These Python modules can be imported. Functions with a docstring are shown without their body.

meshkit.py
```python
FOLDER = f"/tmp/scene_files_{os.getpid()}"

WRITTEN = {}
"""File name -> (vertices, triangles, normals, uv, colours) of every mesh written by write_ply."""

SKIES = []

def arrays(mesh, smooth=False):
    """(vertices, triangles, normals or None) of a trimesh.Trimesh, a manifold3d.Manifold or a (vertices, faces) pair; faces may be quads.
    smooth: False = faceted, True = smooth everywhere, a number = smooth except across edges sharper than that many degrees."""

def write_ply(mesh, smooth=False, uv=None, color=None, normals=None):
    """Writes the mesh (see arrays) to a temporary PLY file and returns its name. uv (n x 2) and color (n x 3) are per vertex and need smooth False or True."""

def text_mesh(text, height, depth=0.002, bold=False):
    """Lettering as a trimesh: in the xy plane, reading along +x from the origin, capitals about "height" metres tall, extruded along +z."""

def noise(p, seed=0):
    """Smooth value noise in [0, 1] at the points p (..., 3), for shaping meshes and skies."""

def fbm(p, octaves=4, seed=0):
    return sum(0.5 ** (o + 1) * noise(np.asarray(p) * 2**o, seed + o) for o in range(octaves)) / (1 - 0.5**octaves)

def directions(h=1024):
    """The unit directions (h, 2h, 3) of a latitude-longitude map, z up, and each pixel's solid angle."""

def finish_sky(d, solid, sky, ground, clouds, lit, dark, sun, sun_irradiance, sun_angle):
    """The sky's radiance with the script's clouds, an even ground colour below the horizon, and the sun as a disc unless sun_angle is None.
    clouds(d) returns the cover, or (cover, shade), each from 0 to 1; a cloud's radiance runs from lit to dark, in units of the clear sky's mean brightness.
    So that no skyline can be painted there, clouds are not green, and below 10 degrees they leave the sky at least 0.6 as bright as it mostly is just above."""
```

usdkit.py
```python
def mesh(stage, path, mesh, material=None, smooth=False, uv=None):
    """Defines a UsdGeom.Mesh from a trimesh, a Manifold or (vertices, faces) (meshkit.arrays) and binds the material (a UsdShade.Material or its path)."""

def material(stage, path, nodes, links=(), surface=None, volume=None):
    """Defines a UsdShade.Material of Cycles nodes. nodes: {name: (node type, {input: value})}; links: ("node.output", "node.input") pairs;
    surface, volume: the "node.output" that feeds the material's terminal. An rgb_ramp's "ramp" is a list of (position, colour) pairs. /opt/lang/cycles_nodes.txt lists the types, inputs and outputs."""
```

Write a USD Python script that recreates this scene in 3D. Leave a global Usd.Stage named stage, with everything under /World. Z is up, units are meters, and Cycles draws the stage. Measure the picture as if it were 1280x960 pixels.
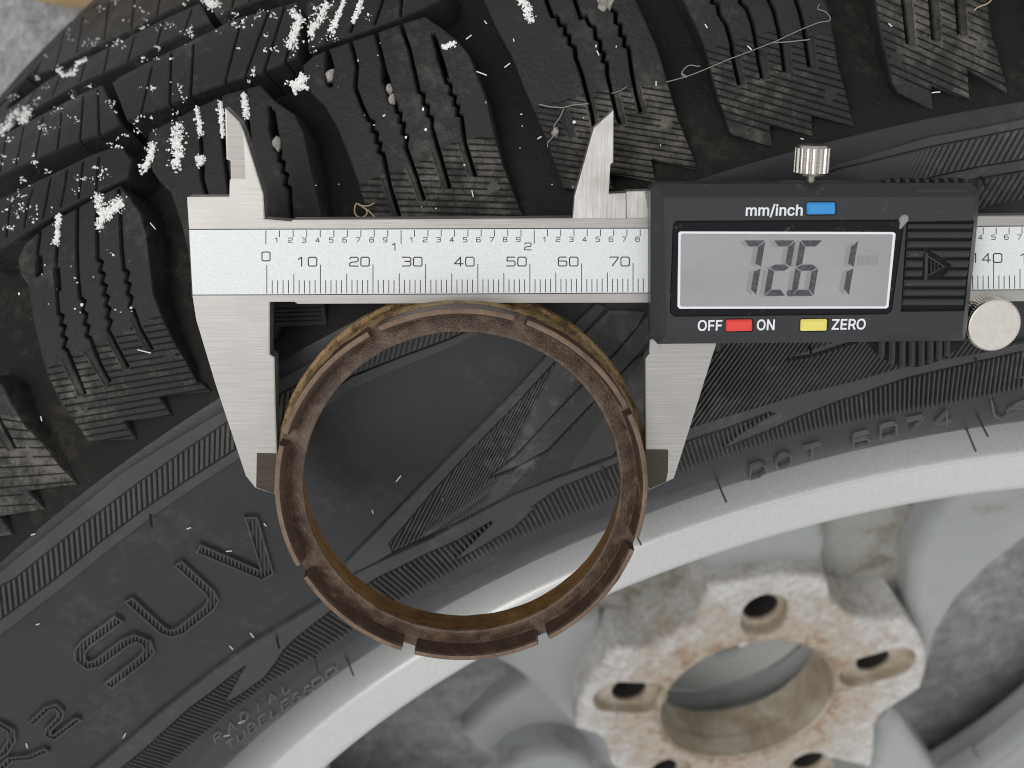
import math, random
import numpy as np, trimesh, shapely, manifold3d, meshkit, usdkit
from shapely.geometry import Polygon, LineString, Point, MultiPolygon, box
from shapely.ops import unary_union
from pxr import Usd, UsdGeom, UsdLux, UsdShade, Gf, Sdf, Vt

rng = random.Random(7)
nrg = np.random.default_rng(7)
stage = Usd.Stage.CreateInMemory()
UsdGeom.SetStageUpAxis(stage, 'Z')
UsdGeom.Xform.Define(stage, '/World')
UsdGeom.Scope.Define(stage, '/World/Looks')

# ------------------------------------------------------------------ camera
# Lengths while modelling are millimetres in the frame of the wheel (z along its axle); everything is written in metres.
FP = 1400.0                                      # focal length in pixels of a 1280 wide picture
N = np.array([0.13351437, 0.58175306, -0.80233241]); N /= np.linalg.norm(N)      # the axle, seen by the camera (x right, y down, z forward)
UU = np.cross([0, 1, 0], N); UU /= np.linalg.norm(UU)
VV = np.cross(N, UU)
M = np.array([UU, VV, N])
C0 = np.array([115.961307, 156.755544, 550.511860])                               # hub, seen by the camera
CAM = M @ (-C0)


def to_world(p):
    return (np.asarray(p, float) - C0) @ M.T


cam = UsdGeom.Camera.Define(stage, '/World/camera')
mtx = np.eye(4)
mtx[0, :3], mtx[1, :3], mtx[2, :3], mtx[3, :3] = M @ [1, 0, 0], M @ [0, -1, 0], M @ [0, 0, -1], CAM * 0.001
cam.AddTransformOp().Set(Gf.Matrix4d(*mtx.ravel().tolist()))
cam.CreateHorizontalApertureAttr(36.0)
cam.CreateVerticalApertureAttr(27.0)
cam.CreateFocalLengthAttr(36.0 * FP / 1280)
cam.CreateFStopAttr(27.0)
cam.CreateFocusDistanceAttr(0.209)
cam.CreateClippingRangeAttr((0.01, 50.0))
cam.CreateExposureAttr(-0.16)

# ------------------------------------------------------------------ sky and sun (a bright overcast day)
sun = M @ np.array([-0.50, 0.10, -0.86]); sun /= np.linalg.norm(sun)
dome = UsdLux.DomeLight.Define(stage, '/World/sky')
SKY = usdkit.material(stage, '/World/Looks/sky', {
    's': ('sky_texture', {'sky_type': 'single_scattering', 'sun_disc': False, 'sun_elevation': math.asin(sun[2]), 'sun_rotation': math.atan2(sun[0], sun[1])}),
    'tc': ('texture_coordinate', {}),
    'n': ('noise_texture', {'scale': 2.2, 'detail': 5.0, 'roughness': 0.6}),
    'r': ('rgb_ramp', {'ramp': [(0.30, (7.2, 7.25, 7.4)), (0.70, (10.6, 10.4, 10.1))]}),
    'xyz': ('separate_xyz', {}),
    'z': ('map_range', {'from_min': 0.0, 'from_max': 1.0, 'to_min': 0.42, 'to_max': 1.12, 'clamp': True}),
    'cz': ('combine_xyz', {}),
    'mz': ('mix', {'mix_type': 'multiply', 'fac': 1.0}),
    'm': ('mix', {'mix_type': 'mix', 'fac': 0.90}),
    'b': ('background_shader', {'strength': 0.1})},
    [('tc.generated', 'n.vector'), ('n.fac', 'r.fac'), ('s.color', 'm.color1'), ('tc.generated', 'xyz.vector'), ('xyz.z', 'z.value'), ('z.result', 'cz.x'), ('z.result', 'cz.y'), ('z.result', 'cz.z'), ('r.color', 'mz.color1'), ('cz.vector', 'mz.color2'), ('mz.color', 'm.color2'), ('m.color', 'b.color')], surface='b.background')
UsdShade.MaterialBindingAPI.Apply(dome.GetPrim()).Bind(SKY)
dome.GetPrim().SetCustomDataByKey('kind', 'structure')
dl = UsdLux.DistantLight.Define(stage, '/World/sun')
dl.CreateNormalizeAttr(True); dl.CreateIntensityAttr(0.4); dl.CreateAngleAttr(40.0); dl.CreateColorAttr(Gf.Vec3f(1.0, 0.97, 0.93))
zx = np.cross([0.3, 1, 0], sun); zx /= np.linalg.norm(zx)
lm = np.eye(4); lm[0, :3], lm[1, :3], lm[2, :3] = zx, np.cross(sun, zx), sun
dl.AddTransformOp().Set(Gf.Matrix4d(*lm.ravel().tolist()))


# ------------------------------------------------------------------ materials
def mat(name, nodes, links, surface='p.BSDF'):
    return usdkit.material(stage, '/World/Looks/' + name, nodes, links, surface=surface)


def rubber(name, dark, light, dirt, dirt_amount, rough=0.62, scale=1.0, bump=0.25, spec=0.5, worn=0.0):
    """Weathered rubber: slow tone changes, pale dust in patches, fine specks and grain."""
    extra = {'bv': ('bevel', {'samples': 4, 'radius': worn})} if worn else {}
    return mat(name, {
        **extra,
        'g': ('geometry', {}),
        'n1': ('noise_texture', {'scale': 60.0 * scale, 'detail': 5.0, 'roughness': 0.65}),
        'r1': ('rgb_ramp', {'ramp': [(0.3, dark), (0.72, light)]}),
        'n2': ('noise_texture', {'scale': 330.0 * scale, 'detail': 6.0, 'roughness': 0.75}),
        'n3': ('noise_texture', {'scale': 45.0, 'detail': 3.0}),
        'mm': ('math', {'math_type': 'multiply'}),
        'r2': ('rgb_ramp', {'ramp': [(0.30 - 0.10 * dirt_amount, (0, 0, 0)), (0.42, (0.75, 0.75, 0.75))]}),
        'mx': ('mix', {'mix_type': 'mix', 'color2': dirt}),
        'n4': ('noise_texture', {'scale': 2600.0, 'detail': 2.0}),
        'r4': ('rgb_ramp', {'ramp': [(0.70, (0, 0, 0)), (0.78, (0.5, 0.5, 0.5))]}),
        'm2': ('mix', {'mix_type': 'mix', 'color2': tuple(min(1, c * 1.6) for c in dirt)}),
        'n5': ('noise_texture', {'scale': 1500.0, 'detail': 3.0}),
        'rr': ('map_range', {'from_min': 0.3, 'from_max': 0.7, 'to_min': rough - 0.1, 'to_max': rough + 0.12}),
        'b0': ('bump', {'strength': bump, 'distance': 0.0016}),
        'b': ('bump', {'strength': bump, 'distance': 0.0004}),
        'p': ('principled_bsdf', {'roughness': rough, 'specular_ior_level': spec})},
        ([('bv.bevel', 'b0.normal')] if worn else []) + [('n2.fac', 'b0.height'), ('b0.normal', 'b.normal')] + [('g.position', n + '.vector') for n in ('n1', 'n2', 'n3', 'n4', 'n5')] +
        [('n1.fac', 'r1.fac'), ('n2.fac', 'mm.value1'), ('n3.fac', 'mm.value2'), ('mm.value', 'r2.fac'), ('r1.color', 'mx.color1'), ('r2.color', 'mx.fac'),
         ('mx.color', 'm2.color1'), ('n4.fac', 'r4.fac'), ('r4.color', 'm2.fac'), ('m2.color', 'p.base_color'), ('n1.fac', 'rr.value'), ('rr.result', 'p.roughness'),
         ('n5.fac', 'b.height'), ('b.normal', 'p.normal')])


def metal(name, color, rough, sx, sy, sz, spread=0.12, bump=0.12, metallic=1.0, stain=None):
    """Brushed metal in its own object's axes: noise drawn out along one of them."""
    nodes = {
        'tc': ('texture_coordinate', {}),
        'mp': ('mapping', {'scale': (sx, sy, sz)}),
        'n': ('noise_texture', {'scale': 1.0, 'detail': 4.0, 'roughness': 0.7}),
        'n2': ('noise_texture', {'scale': 120.0, 'detail': 4.0}),
        'rr': ('map_range', {'from_min': 0.25, 'from_max': 0.75, 'to_min': rough - spread, 'to_max': rough + spread}),
        'r': ('rgb_ramp', {'ramp': [(0.3, tuple(c * 0.70 for c in color)), (0.7, tuple(min(1, c * 1.10) for c in color))]}),
        'r2': ('rgb_ramp', {'ramp': [(0.35, (0, 0, 0)), (0.75, (0.8, 0.8, 0.8))]}),
        'mx': ('mix', {'mix_type': 'mix', 'color2': stain or tuple(c * 0.8 for c in color)}),
        'b': ('bump', {'strength': bump, 'distance': 0.0001}),
        'p': ('principled_bsdf', {'metallic': metallic, 'roughness': rough})}
    return mat(name, nodes, [('tc.object', 'mp.vector'), ('mp.vector', 'n.vector'), ('tc.object', 'n2.vector'), ('n.fac', 'rr.value'), ('rr.result', 'p.roughness'), ('n.fac', 'r.fac'),
                             ('n2.fac', 'r2.fac'), ('r.color', 'mx.color1'), ('r2.color', 'mx.fac'), ('mx.color', 'p.base_color'), ('n.fac', 'b.height'), ('b.normal', 'p.normal')])


def plastic(name, color, rough=0.45, bump=0.1, scale=1500.0, dust=0.0, coat=0.0, spec=0.5):
    return mat(name, {
        'tc': ('texture_coordinate', {}),
        'n': ('noise_texture', {'scale': scale, 'detail': 3.0}),
        'n2': ('noise_texture', {'scale': 420.0, 'detail': 6.0, 'roughness': 0.8}),
        'r2': ('rgb_ramp', {'ramp': [(0.60, (0, 0, 0)), (0.80, (dust, dust, dust))]}),
        'mx': ('mix', {'mix_type': 'mix', 'color1': color, 'color2': (0.35, 0.35, 0.34)}),
        'b': ('bump', {'strength': bump, 'distance': 0.0001}),
        'p': ('principled_bsdf', {'roughness': rough, 'coat_weight': coat, 'coat_roughness': 0.05, 'specular_ior_level': spec})},
        [('tc.object', 'n.vector'), ('tc.object', 'n2.vector'), ('n.fac', 'b.height'), ('b.normal', 'p.normal'), ('n2.fac', 'r2.fac'), ('r2.color', 'mx.fac'), ('mx.color', 'p.base_color')])


def blotchy(name, stops, scale, rough=0.6, detail=6.0, bump=0.3, metallic=0.0, space='position', distance=0.0005):
    src = ('g.position' if space == 'position' else 'tc.object')
    return mat(name, {
        'g': ('geometry', {}), 'tc': ('texture_coordinate', {}),
        'n': ('noise_texture', {'scale': scale, 'detail': detail, 'roughness': 0.68, 'distortion': 0.4}),
        'r': ('rgb_ramp', {'ramp': stops}),
        'n2': ('noise_texture', {'scale': scale * 9, 'detail': 4.0}),
        'b': ('bump', {'strength': bump, 'distance': distance}),
        'p': ('principled_bsdf', {'roughness': rough, 'metallic': metallic})},
        [(src, 'n.vector'), (src, 'n2.vector'), ('n.fac', 'r.fac'), ('r.color', 'p.base_color'), ('n2.fac', 'b.height'), ('b.normal', 'p.normal')])


RUB_SIDE = rubber('sidewall_rubber', (0.0150, 0.0160, 0.0180), (0.027, 0.0283, 0.0312), (0.046, 0.048, 0.053), 0.16, rough=0.40, bump=0.10, spec=0.45)
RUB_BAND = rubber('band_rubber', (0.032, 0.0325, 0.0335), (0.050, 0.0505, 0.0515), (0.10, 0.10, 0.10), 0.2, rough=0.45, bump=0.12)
RUB_BEAD = rubber('bead_rubber', (0.105, 0.106, 0.108), (0.145, 0.146, 0.148), (0.20, 0.20, 0.20), 0.2, rough=0.5, bump=0.12)  # paled for the grazing sheen of the sky as well as for dust
RUB_RIB = rubber('rib_rubber', (0.036, 0.036, 0.036), (0.060, 0.060, 0.059), (0.13, 0.125, 0.12), 0.2, rough=0.5, bump=0.12)
RUB_TREAD = rubber('tread_rubber', (0.0105, 0.0105, 0.0107), (0.020, 0.0198, 0.0193), (0.075, 0.070, 0.061), 0.16, rough=0.52, bump=0.35, spec=0.32, worn=0.0007)
RUB_DUSTY = rubber('dusty_tread_rubber', (0.018, 0.0178, 0.0172), (0.034, 0.0333, 0.0315), (0.19, 0.178, 0.15), 0.5, rough=0.6, bump=0.6, spec=0.35, worn=0.0005)
RUB_BASE = rubber('groove_rubber', (0.006, 0.006, 0.006), (0.014, 0.0136, 0.0125), (0.045, 0.039, 0.030), 0.30, rough=0.62, bump=0.3, spec=0.18)  # brown dirt, and blackened for the shade down in the grooves
SPEW = plastic('spew_rubber', (0.008, 0.008, 0.008), 0.5)
STEEL = metal('brushed_steel', (0.50, 0.487, 0.468), 0.42, 60.0, 4200.0, 600.0, spread=0.10, bump=0.10)
STEEL_V = metal('cross_brushed_steel', (0.74, 0.725, 0.70), 0.40, 2600.0, 90.0, 600.0, spread=0.10, bump=0.10, stain=(0.36, 0.34, 0.31))
STEEL_EDGE = metal('ground_steel', (0.32, 0.305, 0.29), 0.36, 60.0, 2400.0, 600.0, spread=0.1, bump=0.10)
STEEL_TAN = metal('dull_jaw_tip_steel', (0.085, 0.072, 0.058), 0.40, 60.0, 2400.0, 600.0, spread=0.08, bump=0.1)
CHROME = metal('turned_steel', (0.74, 0.71, 0.66), 0.24, 3000.0, 3000.0, 60.0, spread=0.06, bump=0.03)
TURNED = mat('turned_face', {'tg': ('tangent', {'direction_type': 'radial', 'axis': 'z'}), 'tc': ('texture_coordinate', {}), 'n': ('noise_texture', {'scale': 900.0, 'detail': 3.0}),
    'r': ('rgb_ramp', {'ramp': [(0.3, (0.66, 0.63, 0.58)), (0.7, (0.74, 0.71, 0.66))]}),
    'p': ('principled_bsdf', {'metallic': 1.0, 'roughness': 0.30, 'anisotropic': 0.75})}, [('tg.tangent', 'p.tangent'), ('tc.object', 'n.vector'), ('n.fac', 'r.fac'), ('r.color', 'p.base_color')])
LABEL = blotchy('silver_label', [(0.35, (0.66, 0.69, 0.71)), (0.65, (0.76, 0.79, 0.80))], 2600.0, rough=0.42, detail=2.0, bump=0.05, metallic=0.15, space='object')
INK = plastic('scale_ink', (0.035, 0.034, 0.036), 0.6)
BLACK = plastic('black_plastic', (0.025, 0.0265, 0.029), 0.36, bump=0.35, scale=5200.0, dust=0.22, spec=0.42)
BLACK_IN = plastic('recess_plastic', (0.007, 0.0075, 0.008), 0.55, bump=0.2, dust=0.05, spec=0.2)  # darker than the housing: shade of gaps and recesses put into the colour
GLOSS = plastic('gloss_bezel', (0.005, 0.005, 0.007), 0.08, bump=0.0, dust=0.30, spec=0.2)
LCD = blotchy('lcd_glass', [(0.3, (0.27, 0.275, 0.285)), (0.7, (0.33, 0.335, 0.34))], 60.0, rough=0.22, bump=0.0, space='object')
LCD_INK = blotchy('lcd_segments', [(0.45, (0.045, 0.045, 0.055)), (0.60, (0.085, 0.085, 0.095))], 1800.0, rough=0.3, bump=0.0, space='object')
LCD_GHOST = plastic('lcd_segment_shadow', (0.245, 0.245, 0.255), 0.3)
WHITE = plastic('white_print', (0.74, 0.77, 0.82), 0.5)
RED = plastic('red_button', (0.72, 0.055, 0.045), 0.42, bump=0.1)
BLUE = plastic('blue_button', (0.03, 0.27, 0.62), 0.42, bump=0.1)
YELLOW = plastic('yellow_button', (0.76, 0.68, 0.17), 0.42, bump=0.1)
CLEAR = mat('clear_plastic', {'p': ('principled_bsdf', {'base_color': (0.8, 0.82, 0.84), 'roughness': 0.2, 'transmission_weight': 0.75})}, [])
RING = blotchy('stained_resin', [(0.30, (0.036, 0.020, 0.013)), (0.48, (0.072, 0.045, 0.029)), (0.60, (0.125, 0.084, 0.054)), (0.68, (0.09, 0.056, 0.035)), (0.75, (0.32, 0.26, 0.20))], 260.0, rough=0.5, bump=0.5, space='object')
RING_RUST = blotchy('rusty_resin', [(0.30, (0.045, 0.024, 0.018)), (0.40, (0.12, 0.07, 0.035)), (0.48, (0.26, 0.165, 0.065)), (0.56, (0.36, 0.26, 0.13)), (0.64, (0.22, 0.13, 0.06)), (0.72, (0.46, 0.40, 0.31))], 420.0, rough=0.6, bump=0.8, space='object')
RING_BORE = blotchy('orange_stained_resin', [(0.3, (0.07, 0.032, 0.012)), (0.55, (0.19, 0.095, 0.022)), (0.75, (0.30, 0.17, 0.05))], 190.0, rough=0.55, bump=0.6, space='object')
RING_LUG = blotchy('worn_lug_resin', [(0.30, (0.028, 0.015, 0.010)), (0.55, (0.048, 0.028, 0.019)), (0.66, (0.085, 0.055, 0.038)), (0.76, (0.22, 0.165, 0.125))], 170.0, rough=0.46, bump=0.4, space='object')
RING_EDGE = blotchy('scuffed_resin', [(0.30, (0.10, 0.06, 0.038)), (0.7, (0.22, 0.15, 0.10))], 200.0, rough=0.6, bump=0.5, space='object')
LIP = blotchy('silver_rim_paint', [(0.32, (0.55, 0.565, 0.56)), (0.50, (0.61, 0.625, 0.62)), (0.68, (0.69, 0.705, 0.70))], 1900.0, rough=0.33, detail=3.0, bump=0.08, metallic=0.25, distance=0.0001)
PAINT = blotchy('dirty_silver_paint', [(0.22, (0.11, 0.085, 0.06)), (0.31, (0.24, 0.23, 0.20)), (0.40, (0.32, 0.338, 0.335)), (0.75, (0.37, 0.39, 0.39))], 22.0, rough=0.36, bump=0.12)
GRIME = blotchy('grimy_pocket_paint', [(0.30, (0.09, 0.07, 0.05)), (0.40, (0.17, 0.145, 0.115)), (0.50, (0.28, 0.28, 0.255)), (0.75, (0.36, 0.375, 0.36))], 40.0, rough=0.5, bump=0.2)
PAD = mat('rusty_alloy', {                        # bare alloy, rust stained round the bore
    'g': ('geometry', {}),
    'fl': ('vector_math', {'math_type': 'multiply', 'vector2': (1, 1, 0)}),
    'ln': ('vector_math', {'math_type': 'length'}),
    'rad': ('map_range', {'from_min': 0.044, 'from_max': 0.084, 'to_min': 0.15, 'to_max': -0.16, 'clamp': True}),
    'n': ('noise_texture', {'scale': 95.0, 'detail': 7.0, 'roughness': 0.72, 'distortion': 0.5}),
    'ad': ('math', {'math_type': 'add'}),
    'r': ('rgb_ramp', {'ramp': [(0.28, (0.58, 0.575, 0.565)), (0.42, (0.49, 0.47, 0.445)), (0.52, (0.42, 0.37, 0.315)), (0.60, (0.43, 0.375, 0.31)), (0.68, (0.33, 0.235, 0.16)), (0.84, (0.22, 0.15, 0.105))]}),
    'n2': ('noise_texture', {'scale': 330.0, 'detail': 6.0, 'roughness': 0.7}),
    'r2': ('rgb_ramp', {'ramp': [(0.36, (0.66, 0.63, 0.60)), (0.54, (1, 1, 1)), (0.66, (1, 1, 1)), (0.74, (1.3, 1.3, 1.3))]}),
    'mx': ('mix', {'mix_type': 'multiply', 'fac': 0.8}),
    'b': ('bump', {'strength': 0.35, 'distance': 0.0006}),
    'p': ('principled_bsdf', {'roughness': 0.58})},
    [('g.position', 'fl.vector1'), ('fl.vector', 'ln.vector1'), ('ln.value', 'rad.value'), ('g.position', 'n.vector'), ('g.position', 'n2.vector'), ('n.fac', 'ad.value1'), ('rad.result', 'ad.value2'), ('ad.value', 'r.fac'),
     ('n2.fac', 'r2.fac'), ('r.color', 'mx.color1'), ('r2.color', 'mx.color2'), ('mx.color', 'p.base_color'), ('n2.fac', 'b.height'), ('b.normal', 'p.normal')])
PAD_IN = blotchy('brown_bore_alloy', [(0.3, (0.20, 0.155, 0.10)), (0.5, (0.34, 0.29, 0.22)), (0.7, (0.48, 0.46, 0.42))], 40.0, rough=0.55, bump=0.3)
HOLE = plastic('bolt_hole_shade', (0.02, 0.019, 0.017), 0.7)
ASPHALT = mat('wet_asphalt', {
    'g': ('geometry', {}),
    'n1': ('noise_texture', {'scale': 75.0, 'detail': 11.0, 'roughness': 0.8}),
    'r1': ('rgb_ramp', {'ramp': [(0.3, (0.20, 0.203, 0.21)), (0.5, (0.38, 0.385, 0.395)), (0.70, (0.60, 0.61, 0.62))]}),
    'n2': ('noise_texture', {'scale': 240.0, 'detail': 4.0}),
    'b': ('bump', {'strength': 0.6, 'distance': 0.003}),
    'p': ('principled_bsdf', {'roughness': 0.7})},
    [('g.position', 'n1.vector'), ('g.position', 'n2.vector'), ('n1.fac', 'r1.fac'), ('r1.color', 'p.base_color'), ('n2.fac', 'b.height'), ('b.normal', 'p.normal')])
SNOW = mat('snow', {'p': ('principled_bsdf', {'base_color': (0.90, 0.90, 0.89), 'roughness': 0.85, 'specular_ior_level': 0.2})}, [])
ICE = mat('ice_needle', {'p': ('principled_bsdf', {'base_color': (0.78, 0.79, 0.80), 'roughness': 0.35})}, [])
STONE = blotchy('grit', [(0.3, (0.17, 0.155, 0.135)), (0.7, (0.42, 0.40, 0.365))], 700.0, rough=0.8)
THREAD = mat('web_thread', {'p': ('principled_bsdf', {'base_color': (0.26, 0.255, 0.245), 'roughness': 0.6})}, [])
STRAW = mat('dry_fibre', {'p': ('principled_bsdf', {'base_color': (0.42, 0.32, 0.19), 'roughness': 0.6})}, [])
WOOD = blotchy('tan_board', [(0.3, (0.36, 0.25, 0.13)), (0.7, (0.48, 0.35, 0.2))], 40.0, rough=0.7)

# ------------------------------------------------------------------ prims
used = {}


def numbered(path):
    k = used.get(path, -1) + 1
    used[path] = k
    return path if k == 0 else f'{path}_{k:03d}'


def data(prim, **kw):
    for k, v in kw.items():
        if v:
            prim.SetCustomDataByKey(k, v)


def thing(name, label, category, group=None, xform=None):
    path = numbered('/World/' + name)
    x = UsdGeom.Xform.Define(stage, path)
    if xform is not None:
        x.AddTransformOp().Set(Gf.Matrix4d(*np.asarray(xform).ravel().tolist()))
    data(x.GetPrim(), label=label, category=category, group=group)
    return path


def obj(name, mesh, material, parent='/World', smooth=False, mm=True, **kw):
    """One Mesh prim; mesh is in millimetres."""
    path = numbered(parent + '/' + name)
    v, f, n = meshkit.arrays(mesh, smooth)
    m = UsdGeom.Mesh.Define(stage, path)
    m.CreatePointsAttr(Vt.Vec3fArray.FromNumpy((v * (0.001 if mm else 1)).astype(np.float32)))
    m.CreateFaceVertexCountsAttr(Vt.IntArray.FromNumpy(np.full(len(f), 3, np.int32)))
    m.CreateFaceVertexIndicesAttr(Vt.IntArray.FromNumpy(f.astype(np.int32).ravel()))
    m.CreateSubdivisionSchemeAttr('none')
    if n is not None:
        m.CreateNormalsAttr(Vt.Vec3fArray.FromNumpy(n.astype(np.float32)))
        m.SetNormalsInterpolation('vertex')
    UsdShade.MaterialBindingAPI.Apply(m.GetPrim()).Bind(material)
    data(m.GetPrim(), **kw)
    return path


cat_ = trimesh.util.concatenate


def tm(man):
    m = man.to_mesh()
    return trimesh.Trimesh(np.array(m.vert_properties[:, :3], float), np.array(m.tri_verts, int), process=False)


def polys(g):
    if g.is_empty:
        return []
    if g.geom_type == 'Polygon':
        return [g]
    return [p for p in getattr(g, 'geoms', []) if p.geom_type == 'Polygon' and p.area > 1e-4]


def section(g):
    rings = []
    for p in polys(g):
        rings.append(np.array(p.exterior.coords)[:-1])
        rings += [np.array(i.coords)[:-1] for i in p.interiors]
    return manifold3d.CrossSection(rings, manifold3d.FillRule.EvenOdd) if rings else None


def extrude(g, z0, z1):
    """A Manifold of a shapely shape from z0 to z1."""
    s = section(g)
    if s is None or s.is_empty():
        return manifold3d.Manifold()
    return manifold3d.Manifold.extrude(s, z1 - z0).translate((0, 0, z0))


def tube(points, r, sides=6, taper=False):
    """A swept tube along points."""
    P = np.asarray(points, float)
    T = np.gradient(P, axis=0); T /= np.linalg.norm(T, axis=1, keepdims=True)
    ref = np.array([0.31, 0.52, 0.79]); V, F = [], []
    k = len(P)
    for i in range(k):
        a = np.cross(T[i], ref); a /= np.linalg.norm(a); b = np.cross(T[i], a)
        rr = (r[i] if np.ndim(r) else r) * ((1 - 0.5 * i / (k - 1)) if taper else 1)
        for j in range(sides):
            t = 2 * math.pi * j / sides
            V.append(P[i] + rr * (a * math.cos(t) + b * math.sin(t)))
    for i in range(k - 1):
        for j in range(sides):
            q = [i * sides + j, i * sides + (j + 1) % sides, (i + 1) * sides + (j + 1) % sides, (i + 1) * sides + j]
            F += [[q[0], q[2], q[1]], [q[0], q[3], q[2]]]
    V += [P[0], P[-1]]
    for j in range(sides):
        F.append([k * sides, j, (j + 1) % sides])
        F.append([k * sides + 1, (k - 1) * sides + (j + 1) % sides, (k - 1) * sides + j])
    m = trimesh.Trimesh(V, F, process=False)
    return m


def spline(pts, n):
    from scipy.interpolate import CubicSpline
    P = np.asarray(pts, float)
    t = np.r_[0, np.cumsum(np.linalg.norm(np.diff(P, axis=0), axis=1))]
    return CubicSpline(t, P)(np.linspace(0, t[-1], n))


def revolve(profile, n=360, a0=0.0, a1=2 * math.pi, closed=True):
    """A surface of revolution about z of (r, z) points."""
    P = np.asarray(profile, float); k = len(P)
    th = np.linspace(a0, a1, n, endpoint=not closed)
    V = np.stack([P[None, :, 0] * np.cos(th)[:, None], P[None, :, 0] * np.sin(th)[:, None], np.broadcast_to(P[None, :, 1], (n, k))], -1).reshape(-1, 3)
    F = []
    for i in range(n if closed else n - 1):
        i2 = (i + 1) % n
        j = np.arange(k - 1)
        a, b, c, d = i * k + j, i * k + j + 1, i2 * k + j + 1, i2 * k + j
        F.append(np.stack([a, b, c], 1)); F.append(np.stack([a, c, d], 1))
    return trimesh.Trimesh(V, np.vstack(F), process=False)


# ------------------------------------------------------------------ rays of the photograph, to measure where things are
def rays(px):
    p = np.atleast_2d(np.asarray(px, float))
    d = np.stack([(p[:, 0] - 640) / FP, (p[:, 1] - 480) / FP, np.ones(len(p))], 1)
    return d @ M.T


def on_plane(px, h):
    """Pixels to (x, y) on the plane z = h of the wheel."""
    d = rays(px)
    t = (h - CAM[2]) / d[:, 2]
    return (CAM + d * t[:, None])[:, :2]


# the tyre's outer skin: (radius, height) from the bead over the sidewall and the shoulder to the crown
PROF = np.array([(281.5, 133.0), (281.9, 135.6), (283.2, 138.6), (287.0, 141.6), (294.0, 145.4), (302.7, 148.9), (311, 151.6), (319.3, 153.6), (332, 155.0), (347, 154.6), (361.2, 152.6), (370.9, 149.8),
                 (380.5, 145.6), (390, 139.4), (399.5, 131.5), (407.5, 123.2), (413.2, 114.3), (416.8, 104), (418.8, 90), (419.6, 72), (420, 50), (420, 20), (419.9, -14), (419.6, -28), (418.8, -46), (416.8, -60), (413.2, -70.3), (407.5, -79.2), (399.5, -87.5), (390, -95.4), (380.5, -101.6), (370.9, -105.8), (361.2, -108.6),
                 (347, -110.6), (332, -111), (319.3, -109.6), (302.7, -104.9), (287, -97.6), (281.5, -89)])
PS = np.r_[0, np.cumsum(np.linalg.norm(np.diff(PROF, axis=0), axis=1))]
from scipy.interpolate import CubicSpline, PchipInterpolator
_c = CubicSpline(PS, PROF)
SS = np.linspace(0, PS[-1], 1300)
PD = _c(SS)
V0 = PS[11]
SV = SS - V0                                        # distance along the skin, 0 on the ridge above the sidewall
PT = np.gradient(PD, SS, axis=0); PT /= np.linalg.norm(PT, axis=1, keepdims=True)
PN = np.stack([-PT[:, 1], PT[:, 0]], 1)
PN = np.where((PN * (PD - np.array([330, 22]))).sum(1)[:, None] > 0, PN, -PN)
PHI = np.arctan2(PD[:, 1] - 22, PD[:, 0] - 330)
RHO = np.hypot(PD[:, 1] - 22, PD[:, 0] - 330)
_o = np.argsort(PHI)
VEND = PS[-10] - V0                                 # the ridge on the far side
_dep = PchipInterpolator([-300, 0, 3, 9, 18, 32, 46, 600], [0, 0, 0.4, 2.6, 4.6, 7.2, 8.6, 8.6])
DEPTH = lambda v: _dep(np.minimum(v, VEND - np.asarray(v)))      # how far the grooves go in
RU = 400.0


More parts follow.
